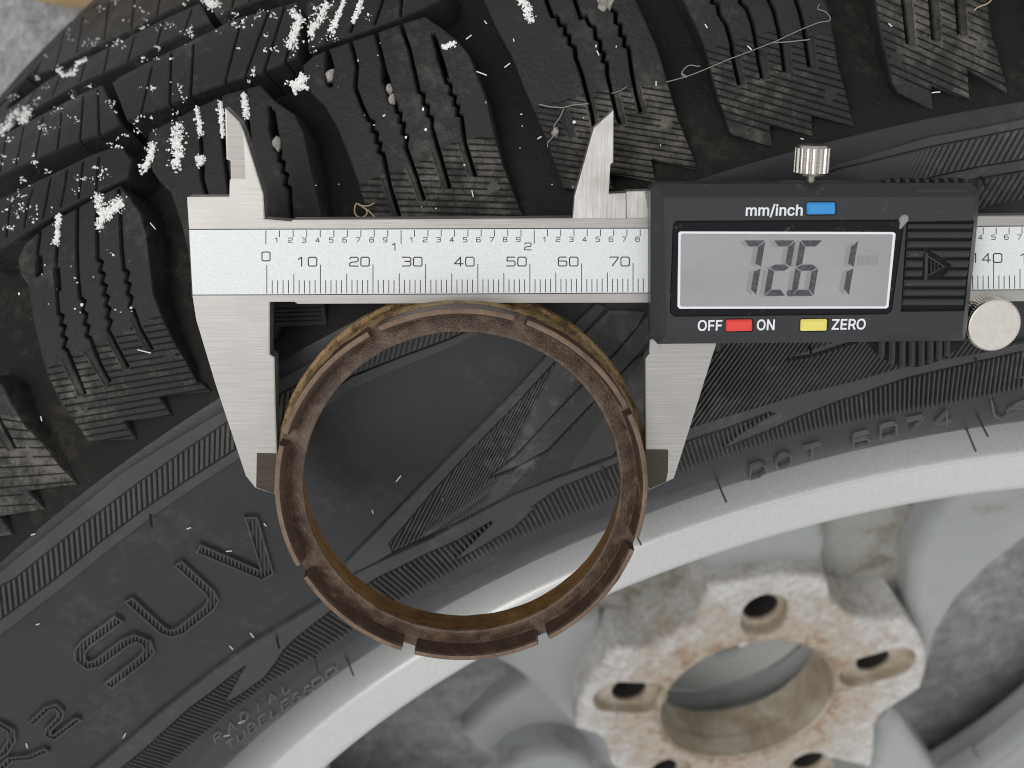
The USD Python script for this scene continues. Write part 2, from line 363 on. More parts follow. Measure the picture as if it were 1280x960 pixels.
def skin(U, V, d):
    U, V, d = np.broadcast_arrays(np.asarray(U, float), np.asarray(V, float), np.asarray(d, float))
    r = np.interp(V, SV, PD[:, 0]); z = np.interp(V, SV, PD[:, 1])
    nr = np.interp(V, SV, PN[:, 0]); nz = np.interp(V, SV, PN[:, 1])
    r, z, t = r + nr * d, z + nz * d, U / RU
    return np.stack([r * np.cos(t), r * np.sin(t), z], -1)


def to_uv(px):
    """Pixels to (u, v) on the tyre's skin."""
    d = rays(px)
    t = np.linspace(130, 520, 2600)
    P = CAM[None, None] + d[:, None, :] * t[None, :, None]
    r = np.hypot(P[..., 0], P[..., 1])
    ph = np.arctan2(P[..., 2] - 22, r - 330)
    F = np.hypot(P[..., 2] - 22, r - 330) - np.interp(ph, PHI[_o], RHO[_o])
    out = []
    for i in range(len(d)):
        neg = np.nonzero(F[i] < 0)[0]
        if len(neg) and neg[0] > 0:
            k = neg[0]; w = F[i, k - 1] / (F[i, k - 1] - F[i, k])
            p = P[i, k - 1] * (1 - w) + P[i, k] * w
        else:
            p = P[i, np.argmin(np.abs(F[i]))]
        out.append((RU * math.atan2(p[1], p[0]), np.interp(math.atan2(p[2] - 22, math.hypot(p[0], p[1]) - 330), PHI[_o], SV[_o])))
    return np.unwrap(np.array(out), axis=0, period=2 * math.pi * RU) if False else fixu(np.array(out))


UC = None


def lands(px):
    """Those pixels that fall on the tyre."""
    px = np.asarray(px, float)
    d = rays(px)
    t = np.linspace(130, 520, 900)
    P = CAM[None, None] + d[:, None, :] * t[None, :, None]
    r = np.hypot(P[..., 0], P[..., 1])
    F = np.hypot(P[..., 2] - 22, r - 330) - np.interp(np.arctan2(P[..., 2] - 22, r - 330), PHI[_o], RHO[_o])
    return px[F.min(1) < -1.5]


def fixu(a):
    global UC
    if UC is None:
        UC = a[0, 0]
    a[:, 0] = UC + (a[:, 0] - UC + math.pi * RU) % (2 * math.pi * RU) - math.pi * RU
    return a


to_uv([(640, 480)])


def dense(pts, step=12.0, close=False):
    P = [np.array(p, float) for p in pts]
    if close:
        P.append(P[0])
    out = []
    for a, b in zip(P[:-1], P[1:]):
        n = max(1, int(np.linalg.norm(b - a) / step))
        out += [a + (b - a) * i / n for i in range(n)]
    if not close:
        out.append(P[-1])
    return np.array(out)


def uvpoly(px):
    return Polygon(to_uv(dense(px, 14, True))).buffer(0)


def uvline(px, w, cap='flat'):
    return LineString(to_uv(dense(px, 10))).buffer(w / 2, cap_style=cap, join_style='mitre', mitre_limit=2)


def wrap(man, refine=3.0):
    """A Manifold in (u, v, depth) onto the tyre."""
    if man.is_empty():
        return None
    m = tm(man.refine_to_length(refine) if refine else man)
    m.vertices = skin(m.vertices[:, 0], m.vertices[:, 1], m.vertices[:, 2])
    if np.linalg.det(np.array([skin(UC + 1, -20, 0) - skin(UC, -20, 0), skin(UC, -19, 0) - skin(UC, -20, 0), skin(UC, -20, 1) - skin(UC, -20, 0)])) < 0:
        m.invert()
    return m


# ------------------------------------------------------------------ ground
yy, xx = np.meshgrid(np.linspace(-1, 1, 141), np.linspace(-1, 1, 141), indexing='ij')
gx, gy = np.sign(xx) * (np.abs(xx) ** 2) * 4000, np.sign(yy) * (np.abs(yy) ** 2) * 4000
gz = -114 + 3.0 * meshkit.fbm(np.stack([gx / 60, gy / 60, gx * 0], -1), 4) - 3.0
idx = np.arange(141 * 141).reshape(141, 141)
gq = np.stack([idx[:-1, :-1], idx[:-1, 1:], idx[1:, 1:], idx[1:, :-1]], -1).reshape(-1, 4)
obj('ground', (np.stack([gx, gy, gz], -1).reshape(-1, 3), gq), ASPHALT, smooth=True, kind='structure')

# ------------------------------------------------------------------ the wheel: rim, hub, spokes
wheel = thing('car_wheel', 'black studless winter tyre on a dirty silver alloy rim lying back side up', 'wheel')
rim_prof = [(280.8, 112), (280.4, 116), (279.0, 119.5), (276.4, 122.0), (273.6, 124.6), (271.6, 127.6), (270.2, 130.6), (269.2, 132.8), (268.7, 133.6), (268.45, 133.8), (268.25, 133.45), (267.85, 133.4), (267.6, 133.75), (256.8, 133.0), (255.2, 132.5), (254.1, 131.7), (253.5, 130.0),
            (252.6, 120), (251, 95), (247, 50), (244, 10), (241, -30), (243, -60), (250, -78), (262, -88), (279.5, -95), (284, -90), (282, -78), (272, -72), (262, -62), (258, -30), (258, 60), (266, 100), (280.8, 112)]
obj('rim', revolve(rim_prof, 480), LIP, wheel, smooth=40)


def slab(g, z0, z1, r=1.5, steps=3):
    """A plate from z0 to z1 with its upper edge rounded."""
    parts = [extrude(g, z0, z1 - r)]
    for k in range(steps):
        a0, a1 = k / steps * math.pi / 2, (k + 1) / steps * math.pi / 2
        parts.append(extrude(g.buffer(-r * (1 - math.cos((a0 + a1) / 2))), z1 - r + r * math.sin(a0) - 0.02, z1 - r + r * math.sin(a1)))
    return manifold3d.Manifold.batch_boolean(parts, manifold3d.OpType.Add)


pad_px = [(765, 955), (757, 927), (746, 918), (720, 911), (720, 900), (724, 876), (741, 841), (762, 816), (773, 808), (795, 810), (816, 806), (841, 792), (868, 776), (879, 749), (887, 732), (910, 726), (940, 722), (981, 717), (1029, 720),
          (1035, 730), (1039, 751), (1056, 764), (1078, 774), (1102, 776), (1130, 769), (1146, 787), (1157, 808), (1158, 835), (1151, 860), (1140, 868), (1105, 890), (1094, 905), (1092, 944), (1088, 960)]
pp = on_plane(pad_px, 0)
th = np.unwrap(np.arctan2(pp[:, 1], pp[:, 0]))
gap_from, gap_to = th[-1], th[0] + (2 * math.pi if th[-1] > th[0] else -2 * math.pi)
arc = [(76 * math.cos(t), 76 * math.sin(t)) for t in np.linspace(gap_from, gap_to, 24)[1:-1]]
pad = Polygon(list(map(tuple, pp)) + arc).buffer(0).buffer(1.5).buffer(-1.5)
bore = Point(0, 0).buffer(43.8, 64)
phase, pcd = -6.49409, 65.4


def rot2(x, y, t):
    return (x * math.cos(t) - y * math.sin(t), x * math.sin(t) + y * math.cos(t))


# where the five bolt slots are, measured on the pad
slot_px = [((749, 863), (826, 868), 19), ((951, 779), (950, 755), 28), ((1060, 841), (1131, 819), 17), ((1000, 958), (1030, 962), 22)]
bolt_dir = []
for k in range(5):
    t = phase - k * 2 * math.pi / 5
    bolt_dir.append((math.cos(t), math.sin(t)))
slots, holes = [], []
hole_px = [(786, 862), (951, 759), (1091, 825), (1010, 950)]
for k in range(5):
    if k < 4:
        a = on_plane([hole_px[k]], -5)[0]
    else:
        a = np.array(bolt_dir[4]) * pcd
    e = a / np.linalg.norm(a)
    ln = (8.0, 3.0, 9.0, 3.5, 6.0)[k]
    slots.append(LineString([a - e * ln * 0.9, a + e * ln]).buffer(11.0, 24))
    holes.append(Point(*a).buffer(8.8, 32))
slot_all, hole_all = unary_union(slots), unary_union(holes)
padm = slab(pad.difference(bore.buffer(0.8)), -26, 0, 2.2, 4) - extrude(slot_all, -6.8, 5) - extrude(hole_all, -60, 5)
hub = obj('hub_pad', tm(padm), PAD, wheel, smooth=35)
bore_prof = [(43.8, -1.2), (43.8, -13), (44.4, -13.4), (44.4, -30), (46.5, -30), (46.5, -2.2), (45.4, -0.9), (44.6, -0.5), (43.8, -1.2)]
obj('centre_bore', revolve(bore_prof[::-1], 160), PAD_IN, wheel, smooth=40)
for k in range(5):
    cup = extrude(slots[k].buffer(-0.03), -6.75, -0.5) - extrude(slots[k].buffer(-0.4), -5.0, 2) - extrude(holes[k].buffer(-0.3), -20, 5)
    obj('bolt_slot', tm(cup), PAD_IN, wheel, smooth=35)
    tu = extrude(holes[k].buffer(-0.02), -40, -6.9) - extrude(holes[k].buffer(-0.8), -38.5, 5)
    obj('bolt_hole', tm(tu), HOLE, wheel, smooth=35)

# the face of the wheel behind the pad, with its openings
ZF = -44
win_l = Polygon(on_plane([(380, 1010), (432, 955), (600, 815), (655, 800), (668, 838), (656, 854), (640, 864), (615, 881), (537, 958), (480, 1030)], ZF))
win_r = Polygon(on_plane([(1290, 655), (1236, 716), (1196, 757), (1172, 792), (1160, 832), (1150, 862), (1178, 900), (1226, 955), (1275, 1010), (1370, 960), (1400, 820)], ZF))
wins = [win_l.buffer(0), win_r.buffer(0)]
ring_zone = Point(0, 0).buffer(238, 96).difference(Point(0, 0).buffer(96, 64))
for k in (1.5, 2.5, 3.5):
    t = phase - (4 + k - 0.9) * 2 * math.pi / 5
face = Point(0, 0).buffer(242, 128)
wl = np.array(win_l.centroid.coords[0]); ang_l = math.atan2(wl[1], wl[0]); wr = np.array(win_r.centroid.coords[0]); ang_r = math.atan2(wr[1], wr[0])
dlt = (ang_r - ang_l) % (2 * math.pi)
sectors = []
for k in range(5):                                # the other openings of the face, further out
    t0 = ang_l + (k + 0.5) * 2 * math.pi / 5 - 0.42
    sectors.append(Polygon([(118 * math.cos(t), 118 * math.sin(t)) for t in np.linspace(t0, t0 + 0.84, 12)] + [(229 * math.cos(t), 229 * math.sin(t)) for t in np.linspace(t0 + 0.84, t0, 16)]))
    t0 = ang_l + k * 2 * math.pi / 5 - 0.30
    sectors.append(Polygon([(150 * math.cos(t), 150 * math.sin(t)) for t in np.linspace(t0, t0 + 0.6, 12)] + [(229 * math.cos(t), 229 * math.sin(t)) for t in np.linspace(t0 + 0.6, t0, 16)]))
wins += sectors
allwin = unary_union([w.buffer(-4).buffer(4) for w in wins]).intersection(Point(0, 0).buffer(232, 96))
obj('spoke_disc', tm(slab(face.difference(allwin).difference(Point(0, 0).buffer(60)), ZF - 12, ZF, 5, 4)), PAINT, wheel, smooth=35)
# raised backs of the spokes
ribs_px = [
    (-9, PAINT, [(886, 728), (880, 714), (868, 690), (900, 640), (1020, 620), (1034, 676), (1030, 700), (1036, 735), (1039, 752), (1000, 760), (900, 760)]),
    (-9, PAINT, [(1138, 790), (1136, 766), (1141, 700), (1160, 655), (1178, 630), (1230, 560), (1420, 560), (1330, 640), (1236, 712), (1200, 748), (1176, 786), (1160, 822), (1150, 840)]),
    (-16, PAINT, [(772, 814), (758, 800), (750, 768), (700, 770), (640, 800), (618, 826), (640, 838), (660, 852), (692, 884), (718, 910), (742, 862)]),
    (-16, PAINT, [(1090, 900), (1112, 884), (1128, 900), (1200, 1010), (1050, 1010), (1094, 950)]),
    (-26, PAINT, [(626, 966), (640, 953), (656, 945), (674, 940), (694, 938), (712, 940), (726, 946), (738, 957), (746, 975), (750, 1000), (640, 1010)]),
]
for z, ma, px in ribs_px:
    g = Polygon(on_plane(px, z)).buffer(0).intersection(Point(0, 0).buffer(243, 96)).difference(bore.buffer(12))
    g = g.buffer(2.5).buffer(-2.5)
    for p in polys(g):
        obj('spoke', tm(slab(p, ZF + 0.2, z, 6, 5) - extrude(hole_all.union(slot_all), -43, 5)), ma, wheel, smooth=40)
# grimy floors of the two hollows between the spokes
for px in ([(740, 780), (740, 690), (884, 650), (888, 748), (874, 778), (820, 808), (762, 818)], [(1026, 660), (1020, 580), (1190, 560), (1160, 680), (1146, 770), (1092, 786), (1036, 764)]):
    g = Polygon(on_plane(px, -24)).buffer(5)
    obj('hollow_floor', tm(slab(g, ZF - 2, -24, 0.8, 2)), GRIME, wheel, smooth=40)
# inside of the centre cap
capz = -64
obj('centre_cap', revolve([(0, capz), (30, capz), (34, capz + 1), (36.5, capz + 3.4), (39, capz + 1), (46, capz), (60, capz + 6), (60, capz - 5), (0, capz - 5)], 120), LIP, wheel, smooth=40)
for t in (phase - 2.2, phase - 4.1, phase - 0.2):
    q = extrude(LineString([(33.0 * math.cos(t + s), 33.0 * math.sin(t + s)) for s in (-0.13, 0, 0.13)]).buffer(2.2), capz, capz + 8)
    obj('cap_clip', tm(q), PAINT, wheel, smooth=40)

# ------------------------------------------------------------------ the tyre
KEEP = (SV > SV[0] - 1)
base_d = -DEPTH(SV)
bp = PD + PN * base_d[:, None]
sel = np.unique(np.r_[np.arange(0, 1300, 4), 1299])
top = bp[sel]
inner = [(280.0, -86), (283, -80), (300, -66), (330, -30), (335, 22), (330, 70), (300, 110), (283, 125), (280.0, 131)]
tyre = obj('tyre', revolve(np.vstack([top, inner, top[:1]])[::-1], 900), RUB_SIDE, wheel, smooth=50)

# --- the belt between the ribs and the bead: dust and sky sheen put into its colour
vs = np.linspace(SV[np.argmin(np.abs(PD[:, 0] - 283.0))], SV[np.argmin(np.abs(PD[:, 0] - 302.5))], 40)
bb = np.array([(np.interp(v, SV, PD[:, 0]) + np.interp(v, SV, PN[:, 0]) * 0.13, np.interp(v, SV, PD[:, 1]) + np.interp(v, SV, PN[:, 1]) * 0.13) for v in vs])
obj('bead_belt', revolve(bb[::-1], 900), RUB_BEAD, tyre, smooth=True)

# --- the floor of the tread grooves is darker than the sidewall, groove shade put into its colour: a skin 0.05 mm above it, from the shoulder inwards
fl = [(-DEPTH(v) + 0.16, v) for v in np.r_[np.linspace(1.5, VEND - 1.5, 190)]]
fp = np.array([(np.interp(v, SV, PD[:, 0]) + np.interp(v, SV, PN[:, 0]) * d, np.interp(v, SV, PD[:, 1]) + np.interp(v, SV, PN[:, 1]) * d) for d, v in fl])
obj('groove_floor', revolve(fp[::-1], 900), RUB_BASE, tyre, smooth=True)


def zig(px, i0, i1, amp=4.6, step=6.5):
    """A sipe line with its middle stretch (points i0..i1) in zigzag."""
    out = [np.array(p, float) for p in px[:i0]]
    mid = dense(px[i0:i1 + 1], step)
    for k, p in enumerate(mid):
        t = mid[min(k + 1, len(mid) - 1)] - mid[max(k - 1, 0)]
        t /= max(np.linalg.norm(t), 1e-6)
        out.append(p + np.array([t[1], -t[0]]) * amp * (0.5 if k % 2 else -0.5) - t * (1.5 if k % 2 else -1.5))
    return out + [np.array(p, float) for p in px[i1 + 1:]]


def stripes(px_a, px_b, n):
    """n lines between the pixel segments a and b (each a pair of points)."""
    A, B = np.array(px_a, float), np.array(px_b, float)
    return [[tuple(A[0] + (B[0] - A[0]) * k / (n - 1)), tuple(A[1] + (B[1] - A[1]) * k / (n - 1))] for k in range(n)]


def block(px, sipes=(), lines=(), name='tread_block', material=RUB_TREAD, wide=(), boots=(), label=None, knobs=(), dusty=None, sw=0.62):
    P = uvpoly(px)
    cut = [uvline(s, sw) for s in sipes] + [uvpoly(w) for w in wide]
    cut = unary_union(cut) if cut else Polygon()
    body = P.difference(cut)
    shal = [uvline(l, 0.26) for l in lines]
    shal = unary_union(shal) if shal else Polygon()
    bt = unary_union([uvline(b, 1.35) for b in boots]) if boots else Polygon()
    shal = shal.difference(bt.buffer(0.4))
    if dusty is not None:
        shal = shal.intersection(uvpoly(dusty))
    if knobs:
        kn = unary_union([Point(*to_uv([k])[0]).buffer(1.25) for k in knobs])
        shal = shal.difference(kn)
    top = body.buffer(-0.16).difference(shal).difference(bt)
    man = extrude(body, -9.3, -0.45) + extrude(body.buffer(-0.05), -0.6, -0.22).__sub__(extrude(shal, -0.42, 0)) + extrude(top, -0.5, 0.0) + extrude(body.buffer(-0.16).intersection(bt).difference(shal), -0.5, -0.14)
    m = wrap(man, 3.2)
    path = obj(name, m, material, tyre, smooth=28, label=label)
    if dusty is not None:                            # the flattened, dusty outer end of the block
        Z = uvpoly(dusty).intersection(top.buffer(-0.02))
        mm = wrap(extrude(Z, -0.1, 0.035), 3.2)
        if mm is not None:
            obj('block_face', mm, RUB_DUSTY, path, smooth=28)
    return path


# shoulder blocks, from the left of the photograph to the right
block([(-24, 470), (3, 480), (15, 505), (32, 532), (52, 552), (75, 582), (99, 606), (36, 614), (58, 637), (0, 646), (18, 669), (-24, 674)],
      sipes=[[(-12, 500), (0, 525), (19, 560)]], boots=[[(-8, 528), (13, 562)]],
      lines=stripes([(-24, 520), (30, 528)], [(-24, 612), (92, 602)], 8) + stripes([(-24, 622), (28, 618)], [(-24, 634), (46, 630)], 2), knobs=[(36, 566)],
      dusty=[(-24, 515), (30, 522), (105, 608), (36, 616), (60, 640), (0, 650), (20, 676), (-24, 680)])
block([(22, 325), (30, 306), (50, 288), (70, 274), (96, 260), (117, 248), (150, 232), (162, 246), (176, 267), (183, 292), (187, 325), (192, 367), (204, 398), (217, 425), (232, 450), (247, 477), (253, 479), (266, 490),
       (200, 497), (217, 521), (156, 527), (172, 550), (110, 552), (95, 530), (77, 507), (62, 477), (52, 447), (41, 400), (35, 358), (26, 344)],
      sipes=[[(49, 284), (50, 292), (47, 315), (46, 336)], zig([(73, 268), (70, 332), (71, 365), (75, 390), (79, 410), (82, 440), (95, 465), (106, 492)], 3, 5),
             zig([(97, 256), (96, 302), (97, 340), (102, 370), (106, 395), (111, 425), (125, 455), (137, 477)], 3, 5),
             zig([(121, 248), (121, 282), (124, 322), (129, 352), (134, 380), (137, 410), (147, 435), (160, 459)], 2, 5),
             zig([(148, 236), (150, 265), (152, 310), (157, 335), (161, 365), (165, 390), (175, 410), (190, 437)], 3, 5)],
      wide=[[(66, 335), (74, 334), (76, 362), (70, 366)], [(46, 322), (52, 318), (53, 342), (44, 346)]],
      boots=[[(80, 448), (102, 494)], [(109, 438), (134, 479)], [(136, 418), (158, 460)], [(166, 396), (188, 438)]],
      lines=stripes([(40, 420), (260, 388)], [(90, 566), (280, 532)], 19), knobs=[(103, 512), (212, 445)],
      dusty=[(56, 462), (202, 392), (270, 490), (200, 500), (218, 524), (156, 530), (174, 554), (108, 556)])
block([(-30, 262), (0, 249), (66, 217), (112, 194), (150, 181), (165, 200), (160, 222), (122, 240), (94, 254), (47, 281), (0, 312), (-30, 326)],
      sipes=[[(20, 245), (12, 262), (8, 296)], [(42, 236), (36, 250), (30, 284)], [(64, 222), (60, 240), (54, 272)], [(84, 212), (82, 228), (76, 258)], [(104, 202), (102, 218), (98, 248)], [(124, 196), (122, 212), (120, 238)]], sw=0.36)
block([(186, 165), (215, 150), (245, 135), (283, 117), (325, 106), (344, 126), (369, 143), (380, 166), (387, 200), (394, 231), (403, 272), (408, 320), (406, 382), (410, 407), (350, 409), (345, 424), (300, 442), (268, 446), (250, 400),
       (234, 311), (227, 283), (220, 262), (213, 241), (199, 227), (190, 214), (184, 190)],
      sipes=[[(219, 149), (222, 156), (219, 172), (218, 210)], [(247, 134), (250, 166), (252, 188), (250, 206), (253, 225), (259, 246), (268, 300)], [(275, 120), (278, 172), (284, 219), (294, 300)],
             [(306, 112), (309, 147), (316, 220), (326, 300)], zig([(337, 133), (340, 160), (346, 184), (355, 212), (360, 237), (364, 272), (372, 330)], 2, 4)],
      wide=[[(338, 137), (343, 138), (347, 163), (352, 186), (350, 196), (344, 186), (336, 162)], [(249, 205), (255, 206), (255, 226), (251, 226)], [(215, 160), (222, 160), (222, 210), (215, 212)]],
      lines=stripes([(340, 386), (402, 384)], [(340, 402), (402, 400)], 4))
block([(378, 82), (391, 70), (409, 62), (437, 52), (469, 41), (500, 30), (531, 20), (550, 33), (572, 50), (586, 67), (597, 94), (609, 125), (619, 169), (628, 203), (641, 237), (655, 272), (668, 310), (604, 322), (596, 342), (540, 350),
       (530, 366), (480, 376), (466, 310), (456, 259), (447, 228), (437, 200), (422, 162), (406, 134), (389, 117), (381, 100)],
      sipes=[[(408, 60), (412, 78), (411, 91), (412, 108)], zig([(437, 48), (441, 62), (446, 84), (444, 109), (452, 131), (462, 147), (472, 175), (477, 194), (487, 231), (499, 270)], 5, 7),
             zig([(469, 38), (476, 67), (480, 84), (481, 103), (489, 125), (497, 137), (503, 156), (509, 181), (519, 216), (530, 250)], 4, 7),
             zig([(501, 28), (503, 37), (511, 59), (519, 94), (525, 112), (533, 134), (541, 156), (550, 194), (562, 235)], 4, 6),
             zig([(541, 42), (550, 75), (559, 100), (567, 122), (575, 147), (581, 178), (594, 220)], 2, 4)],
      wide=[[(477, 80), (482, 84), (488, 103), (477, 104)], [(541, 44), (545, 46), (556, 80), (561, 98), (552, 90), (546, 72)], [(407, 62), (412, 64), (417, 82), (415, 108), (408, 106), (406, 82)], [(482, 104), (488, 104), (494, 128), (488, 130)]],
      boots=[[(481, 222), (497, 270)], [(512, 208), (528, 250)], [(544, 190), (559, 236)], [(577, 176), (591, 220)]],
      lines=stripes([(430, 166), (680, 176)], [(430, 320), (690, 326)], 20), knobs=[(617, 235)],
      dusty=[(440, 232), (520, 205), (575, 174), (622, 170), (672, 312), (604, 326), (596, 345), (540, 354), (530, 370), (480, 380)])
block([(598, -40), (770, -40), (795, 0), (809, 30), (820, 55), (827, 75), (835, 103), (848, 148), (862, 183), (870, 202), (874, 215), (815, 200), (821, 230), (762, 218), (768, 238), (716, 238), (704, 236), (693, 205), (680, 169), (668, 141), (654, 109), (640, 72), (619, 33), (604, 0)],
      sipes=[zig([(678, -30), (683, 0), (691, 17), (705, 34), (713, 52), (721, 69), (727, 91), (733, 114), (740, 141), (743, 160)], 2, 5),
             zig([(712, -20), (726, 19), (738, 28), (746, 45), (752, 61), (757, 80), (759, 92), (763, 109), (771, 144), (775, 154)], 1, 5),
             zig([(757, -30), (765, 9), (771, 25), (777, 41), (784, 61), (790, 91), (795, 116), (801, 140)], 1, 4)],
      boots=[[(735, 112), (745, 162)], [(766, 106), (778, 156)], [(792, 98), (804, 142)], [(701, 128), (716, 172)]],
      lines=stripes([(650, 84), (880, 122)], [(650, 214), (890, 250)], 18), knobs=[(833, 155)],
      dusty=[(664, 136), (756, 112), (838, 104), (878, 220), (815, 203), (823, 234), (762, 221), (768, 242), (700, 240)])
block([(836, -40), (1020, -40), (1033, 0), (1038, 20), (1044, 52), (1048, 81), (1056, 109), (1064, 141), (1069, 160), (1015, 145), (1017, 172), (963, 157), (967, 186), (930, 174), (914, 169), (910, 162), (906, 146), (898, 126), (890, 97), (885, 75), (879, 55), (865, 23), (850, -6)],
      sipes=[zig([(884, -30), (892, 0), (900, 14), (908, 31), (914, 52), (917, 75), (924, 105)], 0, 2), zig([(918, -30), (927, 0), (934, 11), (941, 31), (945, 53), (948, 75), (953, 97)], 0, 1),
             [(952, -30), (961, 0), (967, 12), (973, 36), (977, 56), (981, 89)], [(986, -30), (995, 0), (1000, 14), (1005, 36), (1008, 58), (1012, 83)]],
      boots=[[(919, 70), (927, 107)], [(952, 68), (957, 99)], [(981, 50), (985, 91)], [(1012, 50), (1016, 84)]],
      lines=stripes([(870, -10), (1080, 46)], [(880, 140), (1080, 200)], 18), knobs=[(1038, 118)],
      dusty=[(882, 62), (960, 40), (1046, 44), (1074, 166), (1015, 148), (1018, 176), (963, 160), (968, 190), (930, 177), (912, 171)])
block([(1086, -40), (1228, -40), (1235, 0), (1238, 28), (1241, 45), (1247, 62), (1250, 78), (1258, 102), (1261, 120), (1210, 88), (1213, 128), (1165, 108), (1167, 140), (1122, 117), (1114, 103), (1110, 81), (1103, 55), (1097, 25), (1094, 0)],
      sipes=[[(1124, -30), (1129, 0), (1135, 54)], [(1158, -30), (1163, 0), (1167, 49)], [(1191, -30), (1196, 0), (1199, 42)]],
      boots=[[(1134, -10), (1140, 56)], [(1168, -10), (1172, 51)], [(1201, -12), (1205, 44)]],
      lines=stripes([(1080, -70), (1270, 12)], [(1090, 80), (1280, 166)], 16), knobs=[(1227, 56), (1122, 72)],
      dusty=[(1086, -40), (1232, -40), (1254, 76), (1266, 126), (1210, 91), (1215, 132), (1165, 111), (1168, 144), (1120, 119)])
block([(1300, -40), (1420, -40), (1420, 110), (1390, 90), (1392, 60), (1340, 70), (1312, 20)])
# ribs of the tread beyond the first groove
block([(-60, 240), (0, 219), (41, 201), (88, 180), (125, 168), (150, 154), (138, 128), (128, 106), (100, 118), (47, 146), (-10, 176), (-60, 205)],
      sipes=[[(20, 208), (30, 158)], [(44, 198), (54, 146)], [(72, 186), (78, 132)], [(100, 176), (104, 120)], [(124, 168), (122, 112)], [(0, 216), (8, 170)]], sw=0.36)
block([(158, 150), (200, 135), (250, 114), (290, 100), (325, 91), (360, 76), (372, 70), (376, 40), (372, 2), (300, 22), (284, 28), (266, 38), (200, 70), (150, 96), (140, 104), (150, 128)],
      sipes=[[(176, 143), (190, 84)], [(212, 130), (214, 66)], [(238, 119), (242, 54)], [(281, 103), (302, 24)], [(306, 96), (336, 14)], [(330, 89), (356, 8)], [(356, 78), (374, 12)]], sw=0.4)
block([(384, 62), (394, 59), (425, 49), (456, 39), (500, 22), (519, 14), (550, 0), (560, -30), (470, -40), (400, -6), (382, 4), (386, 40)],
      sipes=[[(384, 52), (410, 4), (416, -14)], [(408, 52), (431, 2), (438, -20)], [(438, 40), (453, 0), (460, -26)], [(468, 30), (478, 2), (484, -26)], [(500, 20), (504, -20)]], sw=0.45)
block([(-60, 196), (-10, 166), (47, 134), (100, 104), (150, 82), (200, 55), (262, 26), (250, 4), (205, 24), (150, 52), (102, 76), (60, 100), (20, 130), (-60, 176)],
      sipes=[[(0, 158), (16, 132)], [(30, 142), (44, 112)], [(66, 120), (76, 92)], [(100, 102), (108, 74)], [(130, 90), (136, 60)], [(160, 76), (168, 46)], [(196, 56), (204, 26)], [(230, 40), (240, 12)]], sw=0.36)
block([(270, 20), (300, 8), (340, -8), (330, -40), (262, -40), (258, 0)], sipes=[[(290, 10), (296, -30)], [(312, 2), (318, -32)]], sw=0.36)
block([(46, 92), (60, 88), (100, 68), (150, 44), (210, 14), (252, -8), (240, -40), (150, -40), (120, 8), (76, 34), (58, 56)],
      sipes=[[(70, 82), (80, 40)], [(96, 66), (104, 20)], [(130, 50), (136, 4)], [(164, 36), (170, -20)], [(196, 20), (204, -26)]], sw=0.36)


def block_uv(u0, u1, v0, v1, skew=0.0, sipes=0):
    g = Polygon([(u0, v0), (u1, v0 + skew), (u1, v1 + skew), (u0, v1)])
    for k in range(sipes):
        u = u0 + (u1 - u0) * (k + 1) / (sipes + 1)
        g = g.difference(LineString([(u - 2, v0 - 5), (u + 2, v1 + skew + 5)]).buffer(0.18))
    man = extrude(g, -9.3, -0.22) + extrude(g.buffer(-0.16), -0.5, 0)
    obj('tread_block', wrap(man, 3.2), RUB_TREAD, tyre, smooth=28)


block_uv(-357, -330, 198, 236, 0, 3)
block_uv(-324, -292, 178, 236, 2, 4)
block_uv(-318, -262, 151, 171, 3, 6)
block_uv(-286, -240, 178, 236, 2, 4)
block_uv(-360, -300, 241, 268, 0, 5)
block_uv(-298, -240, 241, 268, 0, 5)
block_uv(-290, -240, 112, 146, 3, 4)
# the tread runs on outside the photograph
for k in range(4):
    for v0, v1, sip in ((65, 106, 4), (112, 146, 4), (151, 171, 5), (178, 236, 3), (241, 268, 4)):
        block_uv(-234 + 46 * k, -194 + 46 * k, v0, v1, 3, sip)
        block_uv(-516 - 46 * k, -476 - 46 * k, v0, v1, 3, sip)
block_uv(-302, -238, 66, 106, 0, 5)
shoulder = uvpoly([(598, -40), (770, -40), (795, 0), (809, 30), (820, 55), (827, 75), (835, 103), (848, 148), (862, 183), (870, 202), (874, 215), (815, 200), (821, 230), (762, 218), (768, 238), (716, 238), (704, 236), (693, 205), (680, 169), (668, 141), (654, 109), (640, 72), (619, 33), (604, 0)])
slits = unary_union([uvline(q, 0.6) for q in ([(678, -30), (691, 17), (713, 52), (733, 114), (743, 160)], [(712, -20), (738, 28), (757, 80), (775, 154)], [(757, -30), (771, 25), (790, 91), (801, 140)])])
cu = shoulder.centroid.x
left_u, right_u = uvpoly([(-24, 470), (99, 606), (-24, 674)]).centroid.x, to_uv([(1360, 40)])[0, 0]
pitch = abs(to_uv([(560, 150)])[0, 0] - to_uv([(750, 110)])[0, 0])
for k in range(1, 4):
    for u in (left_u + pitch * (k + 0.25), right_u - pitch * (k + 0.1)):
        g = shapely.affinity.translate(shoulder.difference(slits), u - cu, 0)
        obj('tread_block', wrap(extrude(g, -9.3, -0.22) + extrude(g.buffer(-0.16), -0.5, 0), 3.2), RUB_TREAD, tyre, smooth=28)

# ------------------------------------------------------------------ what is moulded on the sidewall
def relief(g, d0, d1, material, name, edge=0.12, **kw):
    g = g.buffer(0)
    man = extrude(g, d0, d1 - edge) + extrude(g.buffer(-edge), d0 + 0.01, d1)
    m = wrap(man, 4.0)
    if m is not None:
        return obj(name, m, material, tyre, smooth=30, **kw)


def at_v(px_line):
    return to_uv(dense(px_line, 8))


